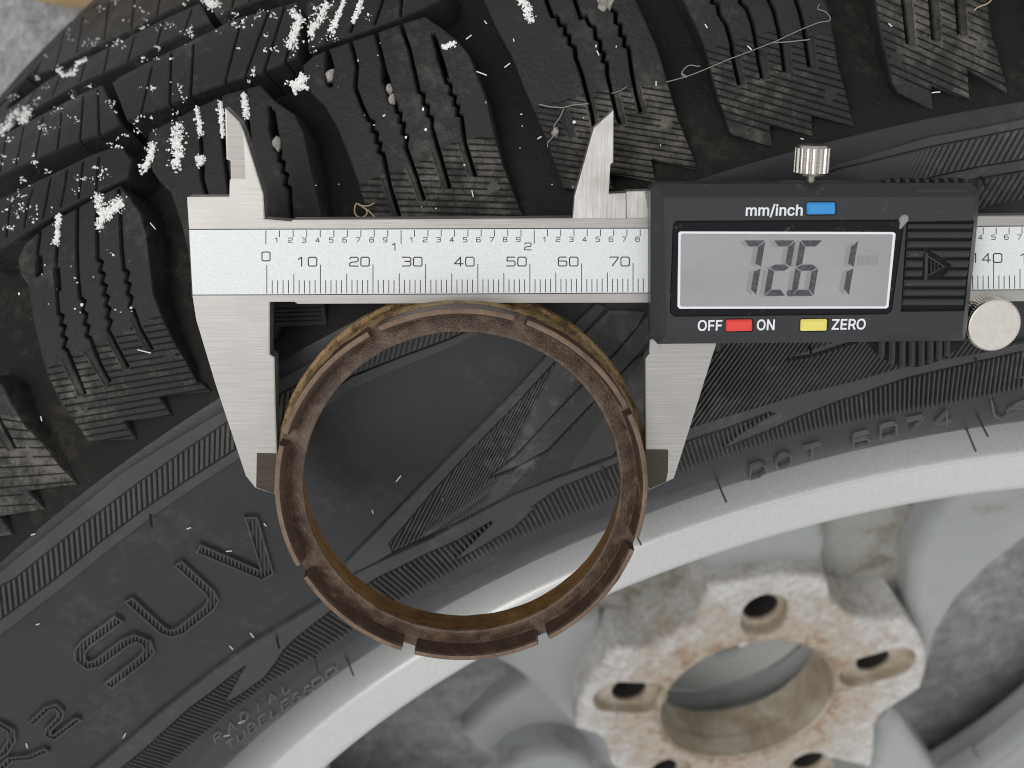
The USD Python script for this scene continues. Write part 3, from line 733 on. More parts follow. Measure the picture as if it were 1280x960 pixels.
# ridges that run round the tyre: (upper edge, lower edge) in pixels
def band(upper, lower, d1, name='sidewall_band', material=RUB_BAND, d0=-0.4, on=''):
    a, b = to_uv(dense(upper, 10)), to_uv(dense(lower, 10))
    s = math.copysign(170, a[0, 0] - a[-1, 0])
    if 'l' in on:                                    # it runs on round the tyre outside the photograph
        a, b = np.vstack([a[:1] + [s, 0], a]), np.vstack([b[:1] + [s, 0], b])
    if 'r' in on:
        a, b = np.vstack([a, a[-1:] - [s, 0]]), np.vstack([b, b[-1:] - [s, 0]])
    g = Polygon(np.vstack([a, b[::-1]])).buffer(0)
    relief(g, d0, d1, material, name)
    return g


band([(-60, 754), (0, 715), (80, 650), (160, 585), (220, 548), (280, 512), (330, 484), (400, 446), (500, 402), (600, 360)], [(-60, 762), (20, 720), (95, 660), (175, 600), (232, 560), (282, 527), (340, 496), (410, 458), (505, 412), (605, 370)], 0.75, on='l')
band([(640, 344), (760, 300), (880, 262), (1000, 222), (1040, 207), (1100, 189), (1160, 171), (1220, 160), (1280, 148), (1340, 136)], [(640, 352), (760, 308), (880, 268), (1000, 228), (1044, 210), (1100, 197), (1160, 182), (1220, 170), (1280, 158), (1340, 146)], 0.75, on='r')
band([(-60, 824), (-4, 778), (75, 719), (130, 674), (187, 631), (240, 596), (295, 561), (360, 524), (440, 470), (500, 446), (560, 424), (640, 388)], [(-60, 834), (4, 790), (86, 727), (140, 683), (192, 643), (246, 606), (302, 570), (364, 534), (446, 481), (505, 456), (564, 432), (642, 395)], 0.7, on='l')
band([(1000, 268), (1080, 246), (1165, 221), (1220, 209), (1280, 199), (1340, 190)], [(1000, 274), (1080, 256), (1165, 233), (1220, 221), (1280, 211), (1340, 202)], 0.7, on='r')
# the swoosh band between the plain zone and the inner ribs, with its wedges
D_up = [(80, 985), (117, 959), (155, 927), (195, 892), (230, 864), (265, 837), (320, 797), (342, 785), (400, 750), (437, 717), (485, 694), (540, 669), (590, 642), (640, 616), (690, 596), (745, 577), (772, 566), (815, 548), (862, 531), (910, 516), (960, 501), (1010, 486), (1065, 473), (1120, 457), (1170, 447), (1222, 438), (1280, 424), (1340, 410)]
D_lo = [(110, 990), (147, 959), (180, 932), (237, 880), (262, 862), (290, 839), (308, 827), (330, 829), (352, 810), (370, 792), (405, 765), (440, 738), (470, 718), (532, 688), (570, 671), (612, 648), (640, 655), (665, 628), (697, 606), (740, 588), (772, 574), (815, 561), (862, 545), (905, 531), (960, 511), (985, 516), (1000, 514), (1035, 500), (1065, 491), (1095, 480), (1135, 467), (1222, 447), (1280, 434), (1340, 420)]
E_px = [(150, 1005), (202, 959), (240, 926), (280, 892), (335, 850), (395, 815), (440, 785), (492, 752), (550, 720), (595, 696), (640, 672), (700, 648), (770, 620), (815, 602), (847, 590), (900, 570), (960, 551), (1020, 535), (1080, 521), (1140, 510), (1200, 498), (1280, 482), (1340, 470)]
gD = band(D_up, D_lo, 0.85, on='lr')
wedges = [uvpoly([(308, 827), (280, 875), (300, 864), (330, 842), (345, 822), (352, 810), (330, 812)]),
          uvpoly([(617, 648), (567, 697), (595, 682), (620, 667), (640, 656), (668, 630), (640, 634)]),
          uvpoly([(903, 556), (925, 538), (972, 511), (1000, 504), (1065, 490), (1035, 501), (997, 516), (960, 533), (925, 547)]),
          uvpoly([(1267, 470), (1300, 458), (1340, 446), (1340, 456), (1300, 466)]),
          uvpoly([(982, 444), (1030, 428), (1080, 410), (1080, 418), (1012, 440)])]
for w in wedges:
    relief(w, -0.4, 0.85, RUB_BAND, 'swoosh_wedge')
w4 = uvpoly([(612, 594), (645, 568), (683, 526), (726, 483), (770, 440), (807, 396), (830, 380), (830, 400), (790, 448), (740, 501), (683, 560), (648, 579)])
relief(w4, -0.4, 0.6, RUB_BAND, 'swoosh_wedge')
w5 = uvpoly([(432, 702), (500, 632), (580, 551), (640, 490), (688, 438), (726, 395), (745, 378), (757, 382), (726, 418), (691, 452), (640, 508), (588, 560), (540, 612), (485, 677), (490, 688), (470, 700), (437, 716)])
relief(w5, -0.4, 0.6, RUB_BAND, 'swoosh_wedge')
block_d = unary_union([gD, w4, w5] + wedges).buffer(0.25)


def family(zone, path, direction, pitch, name, w=0.5, h=0.9, length=70, material=RUB_RIB):
    """Fine moulded ribs: lines crossing the pixel path at the pitch, turned as direction says (degrees against x, at that place)."""
    P = dense(path, 1.0)
    s = np.r_[0, np.cumsum(np.linalg.norm(np.diff(P, axis=0), axis=1))]
    out, q = [], 0.0
    lines = []
    while q < s[-1]:
        p = np.array([np.interp(q, s, P[:, 0]), np.interp(q, s, P[:, 1])])
        a = math.radians(direction(p[0]) if callable(direction) else direction)
        e = np.array([math.cos(a), math.sin(a)])
        lines.append([p - e * length, p + e * length])
        q += pitch(p[0]) if callable(pitch) else pitch
    pts = np.vstack([[l[0] + (l[1] - l[0]) * t for t in np.linspace(0, 1, 9)] for l in lines])
    uv = to_uv(pts).reshape(-1, 9, 2)
    meshes = []
    for L in uv:
        g = LineString(L).buffer(w / 2, cap_style='flat').intersection(zone)
        for p in polys(g):
            if p.area > 0.12:
                man = extrude(p, -0.3, h * 0.55) + extrude(p.buffer(-w * 0.14), -0.25, h)
                m = wrap(man, 5.0)
                if m is not None:
                    meshes.append(m)
    if meshes:
        obj(name, cat_(meshes), material, tyre, smooth=False, kind='stuff')


# ribs of the strip under the shoulder ridge
z1 = Polygon(np.vstack([to_uv(dense([(-60, 764), (20, 722), (95, 662), (175, 602), (232, 562), (282, 529), (340, 498), (410, 460), (505, 414), (605, 372), (680, 345)], 10)),
                        to_uv(dense([(-60, 822), (-4, 776), (75, 717), (130, 672), (187, 629), (240, 594), (295, 559), (360, 522), (440, 468), (500, 444), (560, 422), (640, 386), (700, 360)], 10))[::-1]])).buffer(0)
family(z1, [(-60, 792), (-2, 750), (80, 690), (180, 616), (290, 543), (400, 480), (500, 428), (640, 372)], lambda x: np.interp(x, [0, 180, 500], [84, 87, 104]), lambda x: np.interp(x, [0, 300, 600], [8.2, 7.7, 7.6]), 'moulded_ribs', length=36, w=0.80, h=0.6)
z2 = Polygon(np.vstack([to_uv(dense([(900, 262), (1000, 229), (1044, 212), (1100, 199), (1160, 184), (1220, 172), (1280, 160), (1340, 148)], 10)),
                        to_uv(dense([(900, 290), (1000, 266), (1080, 244), (1165, 219), (1220, 207), (1280, 197), (1340, 188)], 10))[::-1]])).buffer(0)
family(z2, [(930, 258), (1040, 230), (1160, 202), (1280, 178), (1340, 168)], lambda x: np.interp(x, [1000, 1280], [112, 120]), lambda x: np.interp(x, [1000, 1120, 1180, 1280], [4.0, 5.0, 8.6, 9.4]), 'moulded_ribs', length=40, w=1.0)
z3 = uvpoly([(1222, 224), (1280, 213), (1340, 204), (1340, 236), (1290, 246), (1240, 254), (1216, 264)])
family(z3, [(1200, 250), (1280, 232), (1340, 222)], 122, 9.2, 'moulded_ribs', length=40, w=1.0)
# the two fans of fine ribs above the swoosh band
fan1 = uvpoly([(485, 679), (540, 615), (588, 562), (640, 510), (691, 455), (726, 420), (762, 386), (812, 388), (770, 436), (724, 480), (645, 565), (610, 594), (640, 590), (648, 581), (690, 560), (640, 612), (560, 655), (490, 687), (474, 690), (472, 680)]).difference(block_d)
family(fan1, [(430, 620), (560, 600), (640, 560), (720, 470), (800, 400)], 117, 5.6, 'moulded_ribs', length=120, w=0.42, h=0.6)
fan2 = uvpoly([(612, 598), (650, 582), (686, 562), (742, 503), (792, 450), (832, 402), (832, 540), (772, 564), (690, 594), (560, 655), (520, 672)]).difference(block_d)
family(fan2, [(520, 650), (640, 600), (740, 540), (830, 470)], 124, 4.6, 'moulded_ribs', length=120, w=0.36, h=0.55)
# the big ribs right of the jaw
z6 = uvpoly([(838, 440), (900, 436), (900, 425), (1000, 380), (1240, 380), (1236, 434), (1170, 444), (1065, 470), (960, 498), (862, 528), (830, 540)]).difference(block_d)
family(z6, [(800, 500), (900, 480), (1000, 455), (1100, 430), (1240, 410)], 126, 7.2, 'moulded_ribs', length=150, w=0.52, h=1.5)
plain_corner = uvpoly([(880, 450), (945, 428), (960, 400), (890, 400), (850, 440)])
relief(plain_corner, -0.4, 0.9, RUB_BAND, 'sidewall_band')
# the inner belt of ribs
inner_zone = Polygon(np.vstack([to_uv(dense(D_lo, 10)), to_uv(dense(E_px, 10))[::-1]])).buffer(0).difference(block_d)
belt_dir = lambda x: np.interp(x, [240, 380, 500, 650, 740, 880, 1000, 1200], [17, 27, 40, 61, 66, 73, 79, 98])
belt_pitch = lambda x: np.interp(x, [200, 300, 400, 500, 650, 880, 1200], [5.6, 6.0, 6.8, 6.6, 6.6, 6.0, 6.2])
mid = [(100, 1010), (175, 955), (250, 893), (330, 838), (400, 788), (480, 738), (560, 696), (650, 650), (740, 608), (815, 582), (880, 560), (960, 535), (1060, 510), (1140, 488), (1220, 470), (1340, 445)]
family(inner_zone, mid, belt_dir, belt_pitch, 'moulded_ribs', length=60, w=0.56, h=1.1)

# ------------------------------------------------------------------ letters moulded on the sidewall
GLYPH = {  # strokes on a 0.8 x 1 body, squarish
    '0': [[(0.12, 0), (0.68, 0), (0.8, 0.12), (0.8, 0.88), (0.68, 1), (0.12, 1), (0, 0.88), (0, 0.12), (0.12, 0)]],
    '1': [[(0.1, 0.78), (0.42, 1), (0.42, 0)]],
    '2': [[(0, 0.82), (0.12, 1), (0.68, 1), (0.8, 0.88), (0.8, 0.62), (0.68, 0.5), (0.14, 0.42), (0, 0.3), (0, 0), (0.8, 0)]],
    '3': [[(0, 1), (0.66, 1), (0.8, 0.88), (0.8, 0.64), (0.66, 0.53), (0.25, 0.53)], [(0.66, 0.53), (0.8, 0.42), (0.8, 0.12), (0.66, 0), (0, 0)]],
    '4': [[(0.8, 0.26), (0, 0.26), (0.56, 1), (0.56, 0)]],
    '5': [[(0.76, 1), (0.06, 1), (0.04, 0.56), (0.64, 0.58), (0.8, 0.46), (0.8, 0.14), (0.66, 0), (0, 0)]],
    '6': [[(0.74, 1), (0.14, 1), (0, 0.88), (0, 0.12), (0.12, 0), (0.68, 0), (0.8, 0.12), (0.8, 0.44), (0.68, 0.56), (0, 0.56)]],
    '7': [[(0, 1), (0.8, 1), (0.74, 0.8), (0.24, 0)]],
    '8': [[(0.14, 0.53), (0.02, 0.64), (0.02, 0.88), (0.14, 1), (0.66, 1), (0.78, 0.88), (0.78, 0.64), (0.66, 0.53), (0.14, 0.53), (0, 0.42), (0, 0.12), (0.14, 0), (0.66, 0), (0.8, 0.12), (0.8, 0.42), (0.66, 0.53)]],
    '9': [[(0.06, 0), (0.66, 0), (0.8, 0.12), (0.8, 0.88), (0.68, 1), (0.12, 1), (0, 0.88), (0, 0.56), (0.12, 0.44), (0.8, 0.44)]],
    'D': [[(0, 0), (0.5, 0), (0.8, 0.28), (0.8, 0.72), (0.5, 1), (0, 1), (0, 0)]],
    'O': [[(0.4 + 0.4 * math.cos(t), 0.5 + 0.5 * math.sin(t)) for t in np.linspace(0, 2 * math.pi, 25)]],
    'T': [[(0, 1), (0.8, 1)], [(0.4, 1), (0.4, 0)]],
    'R': [[(0, 0), (0, 1), (0.62, 1), (0.8, 0.86), (0.8, 0.64), (0.62, 0.5), (0, 0.5)], [(0.45, 0.5), (0.8, 0)]],
    'A': [[(0, 0), (0.4, 1), (0.8, 0)], [(0.14, 0.34), (0.66, 0.34)]],
    'I': [[(0.4, 0), (0.4, 1)]], 'L': [[(0.05, 1), (0.05, 0), (0.75, 0)]],
    'U': [[(0, 1), (0, 0.18), (0.18, 0), (0.62, 0), (0.8, 0.18), (0.8, 1)]],
    'B': [[(0, 0), (0, 1), (0.6, 1), (0.75, 0.88), (0.75, 0.64), (0.6, 0.53), (0, 0.53)], [(0.6, 0.53), (0.8, 0.4), (0.8, 0.14), (0.62, 0), (0, 0)]],
    'E': [[(0.78, 1), (0, 1), (0, 0), (0.78, 0)], [(0, 0.52), (0.66, 0.52)]],
    'S': [[(0.76, 0.86), (0.62, 1), (0.14, 1), (0.02, 0.86), (0.02, 0.66), (0.14, 0.54), (0.66, 0.46), (0.8, 0.34), (0.8, 0.14), (0.64, 0), (0.14, 0), (0, 0.14)]],
}


def glyph_px(ch, origin, ex, ey, sx, sy):
    """Strokes of a letter in pixels: origin is its lower left corner, ex and ey unit directions."""
    o, ex, ey = np.array(origin, float), np.array(ex, float), np.array(ey, float)
    return [[tuple(o + ex * x * sx + ey * y * sy) for x, y in st] for st in GLYPH[ch]]


def letter_on_tyre(ch, origin, ex, ey, sx, sy, w, d=1.0, name='moulded_letter'):
    g = unary_union([LineString(to_uv(dense(s, 3))).buffer(w / 2) for s in glyph_px(ch, origin, ex, ey, sx, sy)])
    relief(g, -0.3, d, RUB_BEAD, name, edge=0.1)


for ch, o in zip('DOT6074', [(936, 596), (968, 584), (1003, 573), (1065, 557), (1099, 546), (1132, 538), (1168, 531)]):
    sl = -0.28 if o[0] < 1060 else -0.22
    letter_on_tyre(ch, o, (0.97, sl), (0.07, -1), 25, 15.5, 0.46)
# the small two-line lettering at lower left follows the bead
cen = [(252, 948), (300, 906), (350, 866), (405, 838), (440, 813)]
base = dense([(266, 934), (300, 907), (340, 879), (390, 848), (440, 816)], 1)
arcl = np.r_[0, np.cumsum(np.linalg.norm(np.diff(base, axis=0), axis=1))]
for txt, off, s0, adv in (('RADIAL', -3, 6, 21), ('TUBELESS', 14, 14, 17)):
    for i, ch in enumerate(txt):
        q = s0 + adv * i
        p = np.array([np.interp(q, arcl, base[:, 0]), np.interp(q, arcl, base[:, 1])]) + np.array([0.55, 0.83]) * off
        letter_on_tyre(ch, p, (0.80, -0.58), (-0.25, -0.95), 13, 10, 0.42, d=0.5)
for p in ((391, 858), (408, 846)):
    letter_on_tyre('0', p, (0.85, -0.52), (-0.2, -0.97), 18, 7.5, 0.5, d=0.5)
letter_on_tyre('2', (444, 838), (0.8, -0.6), (0.4, -0.9), 11, 12, 0.5, d=0.5)


em = [LineString(to_uv(dense(q, 3))).buffer(0.25) for q in ([(1242, 517), (1252, 521), (1266, 513), (1276, 503), (1296, 497)], [(1242, 517), (1237, 492)], [(1258, 512), (1268, 505), (1282, 499)], [(1262, 508), (1290, 506)])]
relief(unary_union(em), -0.3, 0.8, RUB_BEAD, 'moulded_emblem', edge=0.1)


def outline_letter(strokes_px, w_px_mm, name, label=None):
    """A big letter as the photograph shows it: sunk a little, with a raised outline and hatched inside."""
    g = unary_union([LineString(to_uv(dense(s, 4))).buffer(w_px_mm / 2, cap_style='square', join_style='mitre', mitre_limit=3) for s in strokes_px])
    rim_ = g.buffer(0.45, join_style='mitre').difference(g.buffer(-0.02))
    man = extrude(rim_, -0.3, 0.85)
    ms = [wrap(man, 3.0)]
    x0, y0, x1, y1 = g.bounds
    # hatching, upright in the photograph
    pxs = np.array([p for s in strokes_px for p in s])
    lo, hi = pxs.min(0) - 14, pxs.max(0) + 14
    for x in np.arange(lo[0], hi[0], 4.6):
        L = to_uv([(x + 2 * t, lo[1] + (hi[1] - lo[1]) * t) for t in np.linspace(0, 1, 9)])
        h = LineString(L).buffer(0.2, cap_style='flat').intersection(g.buffer(-0.1))
        for p in polys(h):
            if p.area > 0.08:
                m = wrap(extrude(p, -0.3, 0.5), 3.0)
                if m is not None:
                    ms.append(m)
    obj(name, cat_(ms), RUB_BAND, tyre, label=label)


outline_letter([[(146, 774), (108, 802), (100, 812), (101, 822), (110, 829), (122, 827), (158, 800), (170, 795), (183, 800), (187, 811), (180, 820), (139, 852)]], 1.75, 'letter')
outline_letter([[(166, 751), (203, 785), (214, 789), (226, 786), (262, 757), (267, 747), (262, 737), (228, 706)]], 1.75, 'letter')
outline_letter([[(256, 686), (326, 716), (334, 712), (316, 650)]], 2.1, 'letter')
outline_letter([[(42, 900), (60, 883), (70, 880), (77, 887), (75, 895), (62, 908), (60, 916), (68, 919), (97, 897)]], 0.8, 'letter')
outline_letter([[(-14, 902), (0, 902), (14, 910), (16, 922), (6, 938), (-14, 950)], [(2, 958), (14, 946), (38, 944), (56, 936)]], 1.1, 'letter')

# small rubber hairs left by the mould
for (ax, ay), (bx, by) in [((187, 640), (190, 659)), ((345, 793), (349, 811)), ((393, 822), (398, 841)), ((434, 824), (442, 845)), ((896, 600), (908, 628)), ((1208, 536), (1220, 565)), ((1222, 520), (1235, 546)), ((1238, 493), (1249, 519)),
                           ((1011, 428), (1014, 444)), ((1217, 441), (1224, 464)), ((1224, 217), (1234, 236)), ((750, 577), (760, 600)), ((798, 664), (802, 682))]:
    uv = to_uv([(ax, ay)])[0]
    p0 = skin(uv[0], uv[1], -0.2)
    # it stands off the skin: its tip lies on the ray of its end, 3.5 mm up
    best, tip = 1e9, None
    d = rays([(bx, by)])[0]
    for t in np.linspace(150, 400, 1500):
        q = CAM + d * t
        e = abs(np.linalg.norm(q - p0) - 4.2)
        n = skin(uv[0], uv[1], 1) - skin(uv[0], uv[1], 0)
        if (q - p0) @ n > 0.8 and e < best:
            best, tip = e, q
    if tip is None:
        tip = skin(uv[0], uv[1], 4)
    pts = [p0, p0 + (tip - p0) * 0.35 + (skin(uv[0], uv[1], 1) - skin(uv[0], uv[1], 0)) * 0.25, tip]
    obj('vent_spew', tube(spline(pts, 7), 0.24, 6), SPEW, tyre, smooth=True)
    obj('vent_mark', wrap(extrude(Point(*uv).buffer(0.55), -0.3, 0.3), 0), RUB_BAND, tyre)

# ------------------------------------------------------------------ the caliper
TILT = math.radians(17.0)
EZ = np.array([0, math.sin(TILT), -math.cos(TILT)]); EY = np.array([0, -math.cos(TILT), -math.sin(TILT)]); EX = np.array([1.0, 0, 0])
ZC = 203.0                                       # how far the caliper's face is from the lens
PC = np.array([0, (320 - 480) / FP, 1.0]) * ZC
CW = np.eye(4)
CW[0, :3], CW[1, :3], CW[2, :3], CW[3, :3] = M @ EX, M @ EY, M @ EZ, to_world(PC) * 0.001


def L(px, z=0.0):
    """Pixels to (x, y) millimetres on the caliper's plane at height z."""
    p = np.atleast_2d(np.asarray(px, float))
    d = np.stack([(p[:, 0] - 640) / FP, (p[:, 1] - 480) / FP, np.ones(len(p))], 1)
    o = PC + EZ * z
    t = (o @ EZ) / (d @ EZ)
    q = d * t[:, None] - o
    return np.stack([q @ EX, q @ EY], 1)


def LP(px, z=0.0, r=0.0):
    g = Polygon(L(px, z)).buffer(0)
    return g.buffer(r).buffer(-2 * r).buffer(r) if r else g


def plate(g, z0, z1, ch=0.15):
    return extrude(g, z0, z1 - ch) + extrude(g.buffer(-ch * 0.5), z1 - ch - 0.01, z1 - ch * 0.4) + extrude(g.buffer(-ch), z1 - ch * 0.4 - 0.01, z1)


caliper = thing('digital_caliper', 'steel digital caliper with black display reading 72.61 gripping the brown ring', 'caliper', xform=CW)
# fixed part: beam with its jaws, one plate
beam_px = [(281, 135), (299, 153), (305, 166), (320, 214), (329, 243), (330.5, 274), (364, 277), (366, 275), (480, 274.5), (640, 273.5), (800, 272.5), (1000, 271), (1225, 270), (1400, 269), (1400, 376), (1225, 377), (1000, 378), (800, 378.5), (640, 379), (480, 379.5), (372, 380), (368, 377.5), (337, 377.5),
           (337, 443), (343, 447), (344, 500), (346, 566), (343, 618), (319, 610), (307, 595), (269, 480), (245, 400), (240, 368), (236, 286), (233.5, 246.5), (286.5, 246), (287, 225), (288.5, 224), (288, 201), (283, 199)]
bg = LP(beam_px)
beam = obj('beam', tm(plate(bg, -3.5, 0.0, 0.18)), STEEL, caliper, smooth=25)
facet = LP([(282.5, 137), (298.5, 153.5), (304.5, 167), (306.5, 200), (307.5, 224.5), (288.5, 224), (288, 201), (283.5, 198)])
obj('knife_edge', tm(extrude(facet.buffer(-0.12), -1, 0.03)), STEEL_EDGE, beam)
obj('jaw_tip', tm(extrude(LP([(320.5, 565.5), (346, 566), (343, 618), (319.5, 609.5)]).buffer(-0.1), -1, 0.03)), STEEL_TAN, beam)
# scale
lab = LP([(236, 287), (500, 286.3), (810, 285.4), (1000, 284.9), (1225, 283.2), (1400, 282), (1400, 361), (1225, 362.3), (1000, 364.4), (810, 366), (500, 367.6), (240.5, 368.6)])
obj('scale_plate', tm(plate(lab.buffer(-0.06), -0.4, 0.06, 0.04)), LABEL, beam)
obj('scale_groove', tm(extrude(lab.buffer(0.12).difference(lab.buffer(-0.05)), -0.4, 0.012)), INK, beam)
mmx = CubicSpline([0, 10, 20, 30, 40, 50, 60, 70, 140], [333.5, 400.5, 466.2, 532, 597.2, 662.3, 727, 791.3, 1242])
inx = CubicSpline([0, 10, 20, 28, 54, 57], [332.3, 501.4, 667.8, 800.2, 1229, 1277.5])
ytop = lambda x: np.interp(x, [236, 500, 810, 1000, 1225, 1400], [287, 286.3, 285.4, 284.9, 283.2, 282])
ybot = lambda x: np.interp(x, [240, 500, 810, 1000, 1225, 1400], [368.6, 367.6, 366, 364.4, 362.3, 361])
ticks = []


def tick(x, y0, y1, w):
    a, b = L([(x, y0), (x, y1)], 0.06)
    ticks.append(LineString([a, b]).buffer(w / 2, cap_style='flat'))


for k in list(range(0, 76)) + list(range(130, 158)):
    x = float(mmx(k)); yb = ybot(x) - 1.2
    tick(x, yb, yb - (36 if k % 10 == 0 else 24.5 if k % 5 == 0 else 16.5), 0.15)
for k in list(range(0, 30)) + list(range(52, 66)):
    x = float(inx(k)); yt = ytop(x) + 1.2
    tick(x, yt, yt + (17.5 if k % 10 == 0 else 8.5), 0.15)
obj('scale_marks', tm(extrude(unary_union(ticks), 0.03, 0.075)), INK, beam, kind='stuff')


def digits_on(txt, px, w_px, h_px, gap, stroke, z0, z1, material, parent, name):
    """Stroke digits written from px (lower left) on the caliper's plane."""
    gs = []
    for i, ch in enumerate(txt):
        for st in GLYPH[ch]:
            q = [(px[0] + i * (w_px + gap) + x * w_px / 0.8, px[1] - y * h_px) for x, y in st]
            gs.append(LineString(L(q, z1)).buffer(stroke / 2, join_style='round'))
    obj(name, tm(extrude(unary_union(gs), z0, z1)), material, parent)


for k in range(0, 8):
    x = float(mmx(10 * k)); y = 331.5 - 0.3 * k / 7
    if k == 0:
        digits_on('0', (327.5, 326), 10, 11, 0, 0.21, 0.03, 0.075, INK, beam, 'scale_number')
    else:
        digits_on(f'{k}0', (x - 29, y + 1.2), 10.5, 11, 3.4, 0.21, 0.03, 0.075, INK, beam, 'scale_number')
digits_on('140', (1214, 328), 10.5, 11, 3.4, 0.21, 0.03, 0.075, INK, beam, 'scale_number')
digits_on('150', (1275, 328), 10.5, 11, 3.4, 0.21, 0.03, 0.075, INK, beam, 'scale_number')
for k in list(range(1, 30)) + list(range(52, 60)):
    x = float(inx(k)); y = ytop(x)
    if k % 10:
        digits_on(str(k % 10), (x - 5.8, y + 16.3), 4.8, 5.6, 0, 0.135, 0.03, 0.075, INK, beam, 'scale_number')
    else:
        digits_on(str(k // 10), (x - 12, y + 26.5), 8, 8.6, 0, 0.18, 0.03, 0.075, INK, beam, 'scale_number')

# moving part
upj = LP([(716, 276), (718.5, 245), (742.5, 160), (766.8, 138), (766.5, 203), (763, 205.5), (761, 242.5), (781, 241.5), (784, 239.5), (813, 239), (815, 276)])
uj = obj('upper_jaw', tm(plate(upj.difference(bg), -3.4, -0.02, 0.15)), STEEL_V, caliper, smooth=25)
obj('step_line', tm(extrude(LineString(L([(782.5, 241), (783, 272.5)])).buffer(0.07), -1, 0.01)), INK, uj)
sf = LP([(806, 240.5), (814, 239), (828, 247), (828, 275), (812, 275)], 0.6)
obj('slider_end', tm(plate(sf, 0.05, 1.1, 0.3)), STEEL_EDGE, caliper, smooth=25)
lowj = LP([(816, 380), (900, 380), (899, 415), (896, 428), (845, 590), (842, 598.5), (812, 612.5), (807.5, 606), (807, 448.5), (810, 444.5), (815, 440), (815.5, 420)])
lj = obj('lower_jaw', tm(plate(lowj.difference(bg.buffer(0.02)), -3.5, -0.01, 0.18)), STEEL, caliper, smooth=25)
tipg = LP([(806, 561), (834, 561), (836, 563), (835.5, 590), (833, 602.5), (812, 612), (807, 606)])
obj('jaw_tip', tm(extrude(tipg.buffer(-0.1), -1, 0.02)), STEEL_TAN, lj)
lip = LP([(812, 424), (822, 420), (824, 428), (824, 436), (816, 442), (811, 440)])
obj('jaw_shoulder', tm(plate(lip, 0.0, 0.8, 0.3)), STEEL, lj, smooth=25)

# display housing
HB = 6.2
outer = LP([(813, 236), (820, 230), (1214, 229), (1224, 238), (1223, 262), (1217, 330), (1209, 402), (1206, 426), (822, 430), (813, 420)], HB - 2.2)
inner_ = LP([(830, 247), (1218, 246), (1216, 276), (1203, 417), (834, 419)], HB)


def loft(g0, z0, g1, z1):
    """The convex hull of two outlines at two heights."""
    pts = [(x, y, z0) for x, y in list(g0.exterior.coords)[:-1]] + [(x, y, z1) for x, y in list(g1.exterior.coords)[:-1]]
    return manifold3d.Manifold.hull_points(np.array(pts))


bodym = extrude(outer, 0.12, HB - 2.2) + loft(outer, HB - 2.2001, inner_, HB)
bezel_px = [(846, 277), (1124, 275.5), (1129, 281), (1114, 388), (1108, 392), (843, 395), (838, 390), (842, 281)]
bez = LP(bezel_px, HB, 0.35)
grip = LP([(1133, 277), (1219, 275.5), (1206, 389), (1126, 390)], HB)
under = LP([(815, 270), (1225, 268), (1215, 381), (815, 381)], 0)
bodym = bodym - extrude(bez.buffer(0.14), HB - 1.0, HB + 1) - extrude(grip, HB - 1.3, HB + 1)
housing = obj('display_housing', tm(bodym), BLACK, caliper, smooth=20)
obj('housing_back', tm(extrude(LP([(818, 240), (1214, 238), (1204, 420), (822, 424)], 0), -3.6, 0.0) - extrude(bg.buffer(0.15).union(lowj.buffer(0.05)).union(upj.buffer(0.05)), -9, 5)), BLACK_IN, housing)
obj('bezel', tm(plate(bez, HB - 0.9, HB + 0.12, 0.2)), GLOSS, housing, smooth=20)
frame_o = LP([(850, 289.3), (1117, 290), (1119.5, 292.5), (1110.5, 383.5), (1108, 385.5), (849.5, 386), (846.8, 383), (848, 291)], HB + 0.12, 0.3)
frame_i = LP([(853, 292), (1114.6, 292.8), (1116, 294.5), (1107.8, 381.5), (1106, 382.8), (852, 383.2), (850, 381.5), (851, 294)], HB + 0.12, 0.2)
obj('screen_frame', tm(extrude(frame_o.difference(frame_i), HB, HB + 0.16)), WHITE, housing)
lcd = obj('screen', tm(extrude(frame_i.buffer(-0.01), HB, HB + 0.14)), LCD, housing)


def seg_digit(x_left, x_right, on):
    """Slanted seven segment digit; x_left and x_right at its top."""
    W = x_right - x_left
    y0, ym, y1, tk = 300.2, 334.5, 370.0, 8.0
    sl = lambda x, y: (x - (y - y0) * 0.17, y)
    s = {
        'a': [(x_left + 1, y0), (x_right - 1, y0), (x_right - tk, y0 + tk), (x_left + tk, y0 + tk)],
        'd': [(x_left + tk, y1 - tk), (x_right - tk, y1 - tk), (x_right - 1, y1), (x_left + 1, y1)],
        'g': [(x_left + 1.5, ym), (x_left + tk, ym - tk / 2), (x_right - tk, ym - tk / 2), (x_right - 1.5, ym), (x_right - tk, ym + tk / 2), (x_left + tk, ym + tk / 2)],
        'b': [(x_right, y0 + 0.8), (x_right, ym - 0.8), (x_right - tk, ym - tk / 2 - 0.8), (x_right - tk, y0 + tk + 0.6)],
        'c': [(x_right, ym + 0.8), (x_right, y1 - 0.8), (x_right - tk, y1 - tk - 0.6), (x_right - tk, ym + tk / 2 + 0.8)],
        'f': [(x_left, y0 + 0.8), (x_left, ym - 0.8), (x_left + tk, ym - tk / 2 - 0.8), (x_left + tk, y0 + tk + 0.6)],
        'e': [(x_left, ym + 0.8), (x_left, y1 - 0.8), (x_left + tk, y1 - tk - 0.6), (x_left + tk, ym + tk / 2 + 0.8)]}
    return [[sl(*p) for p in s[k]] for k in on]


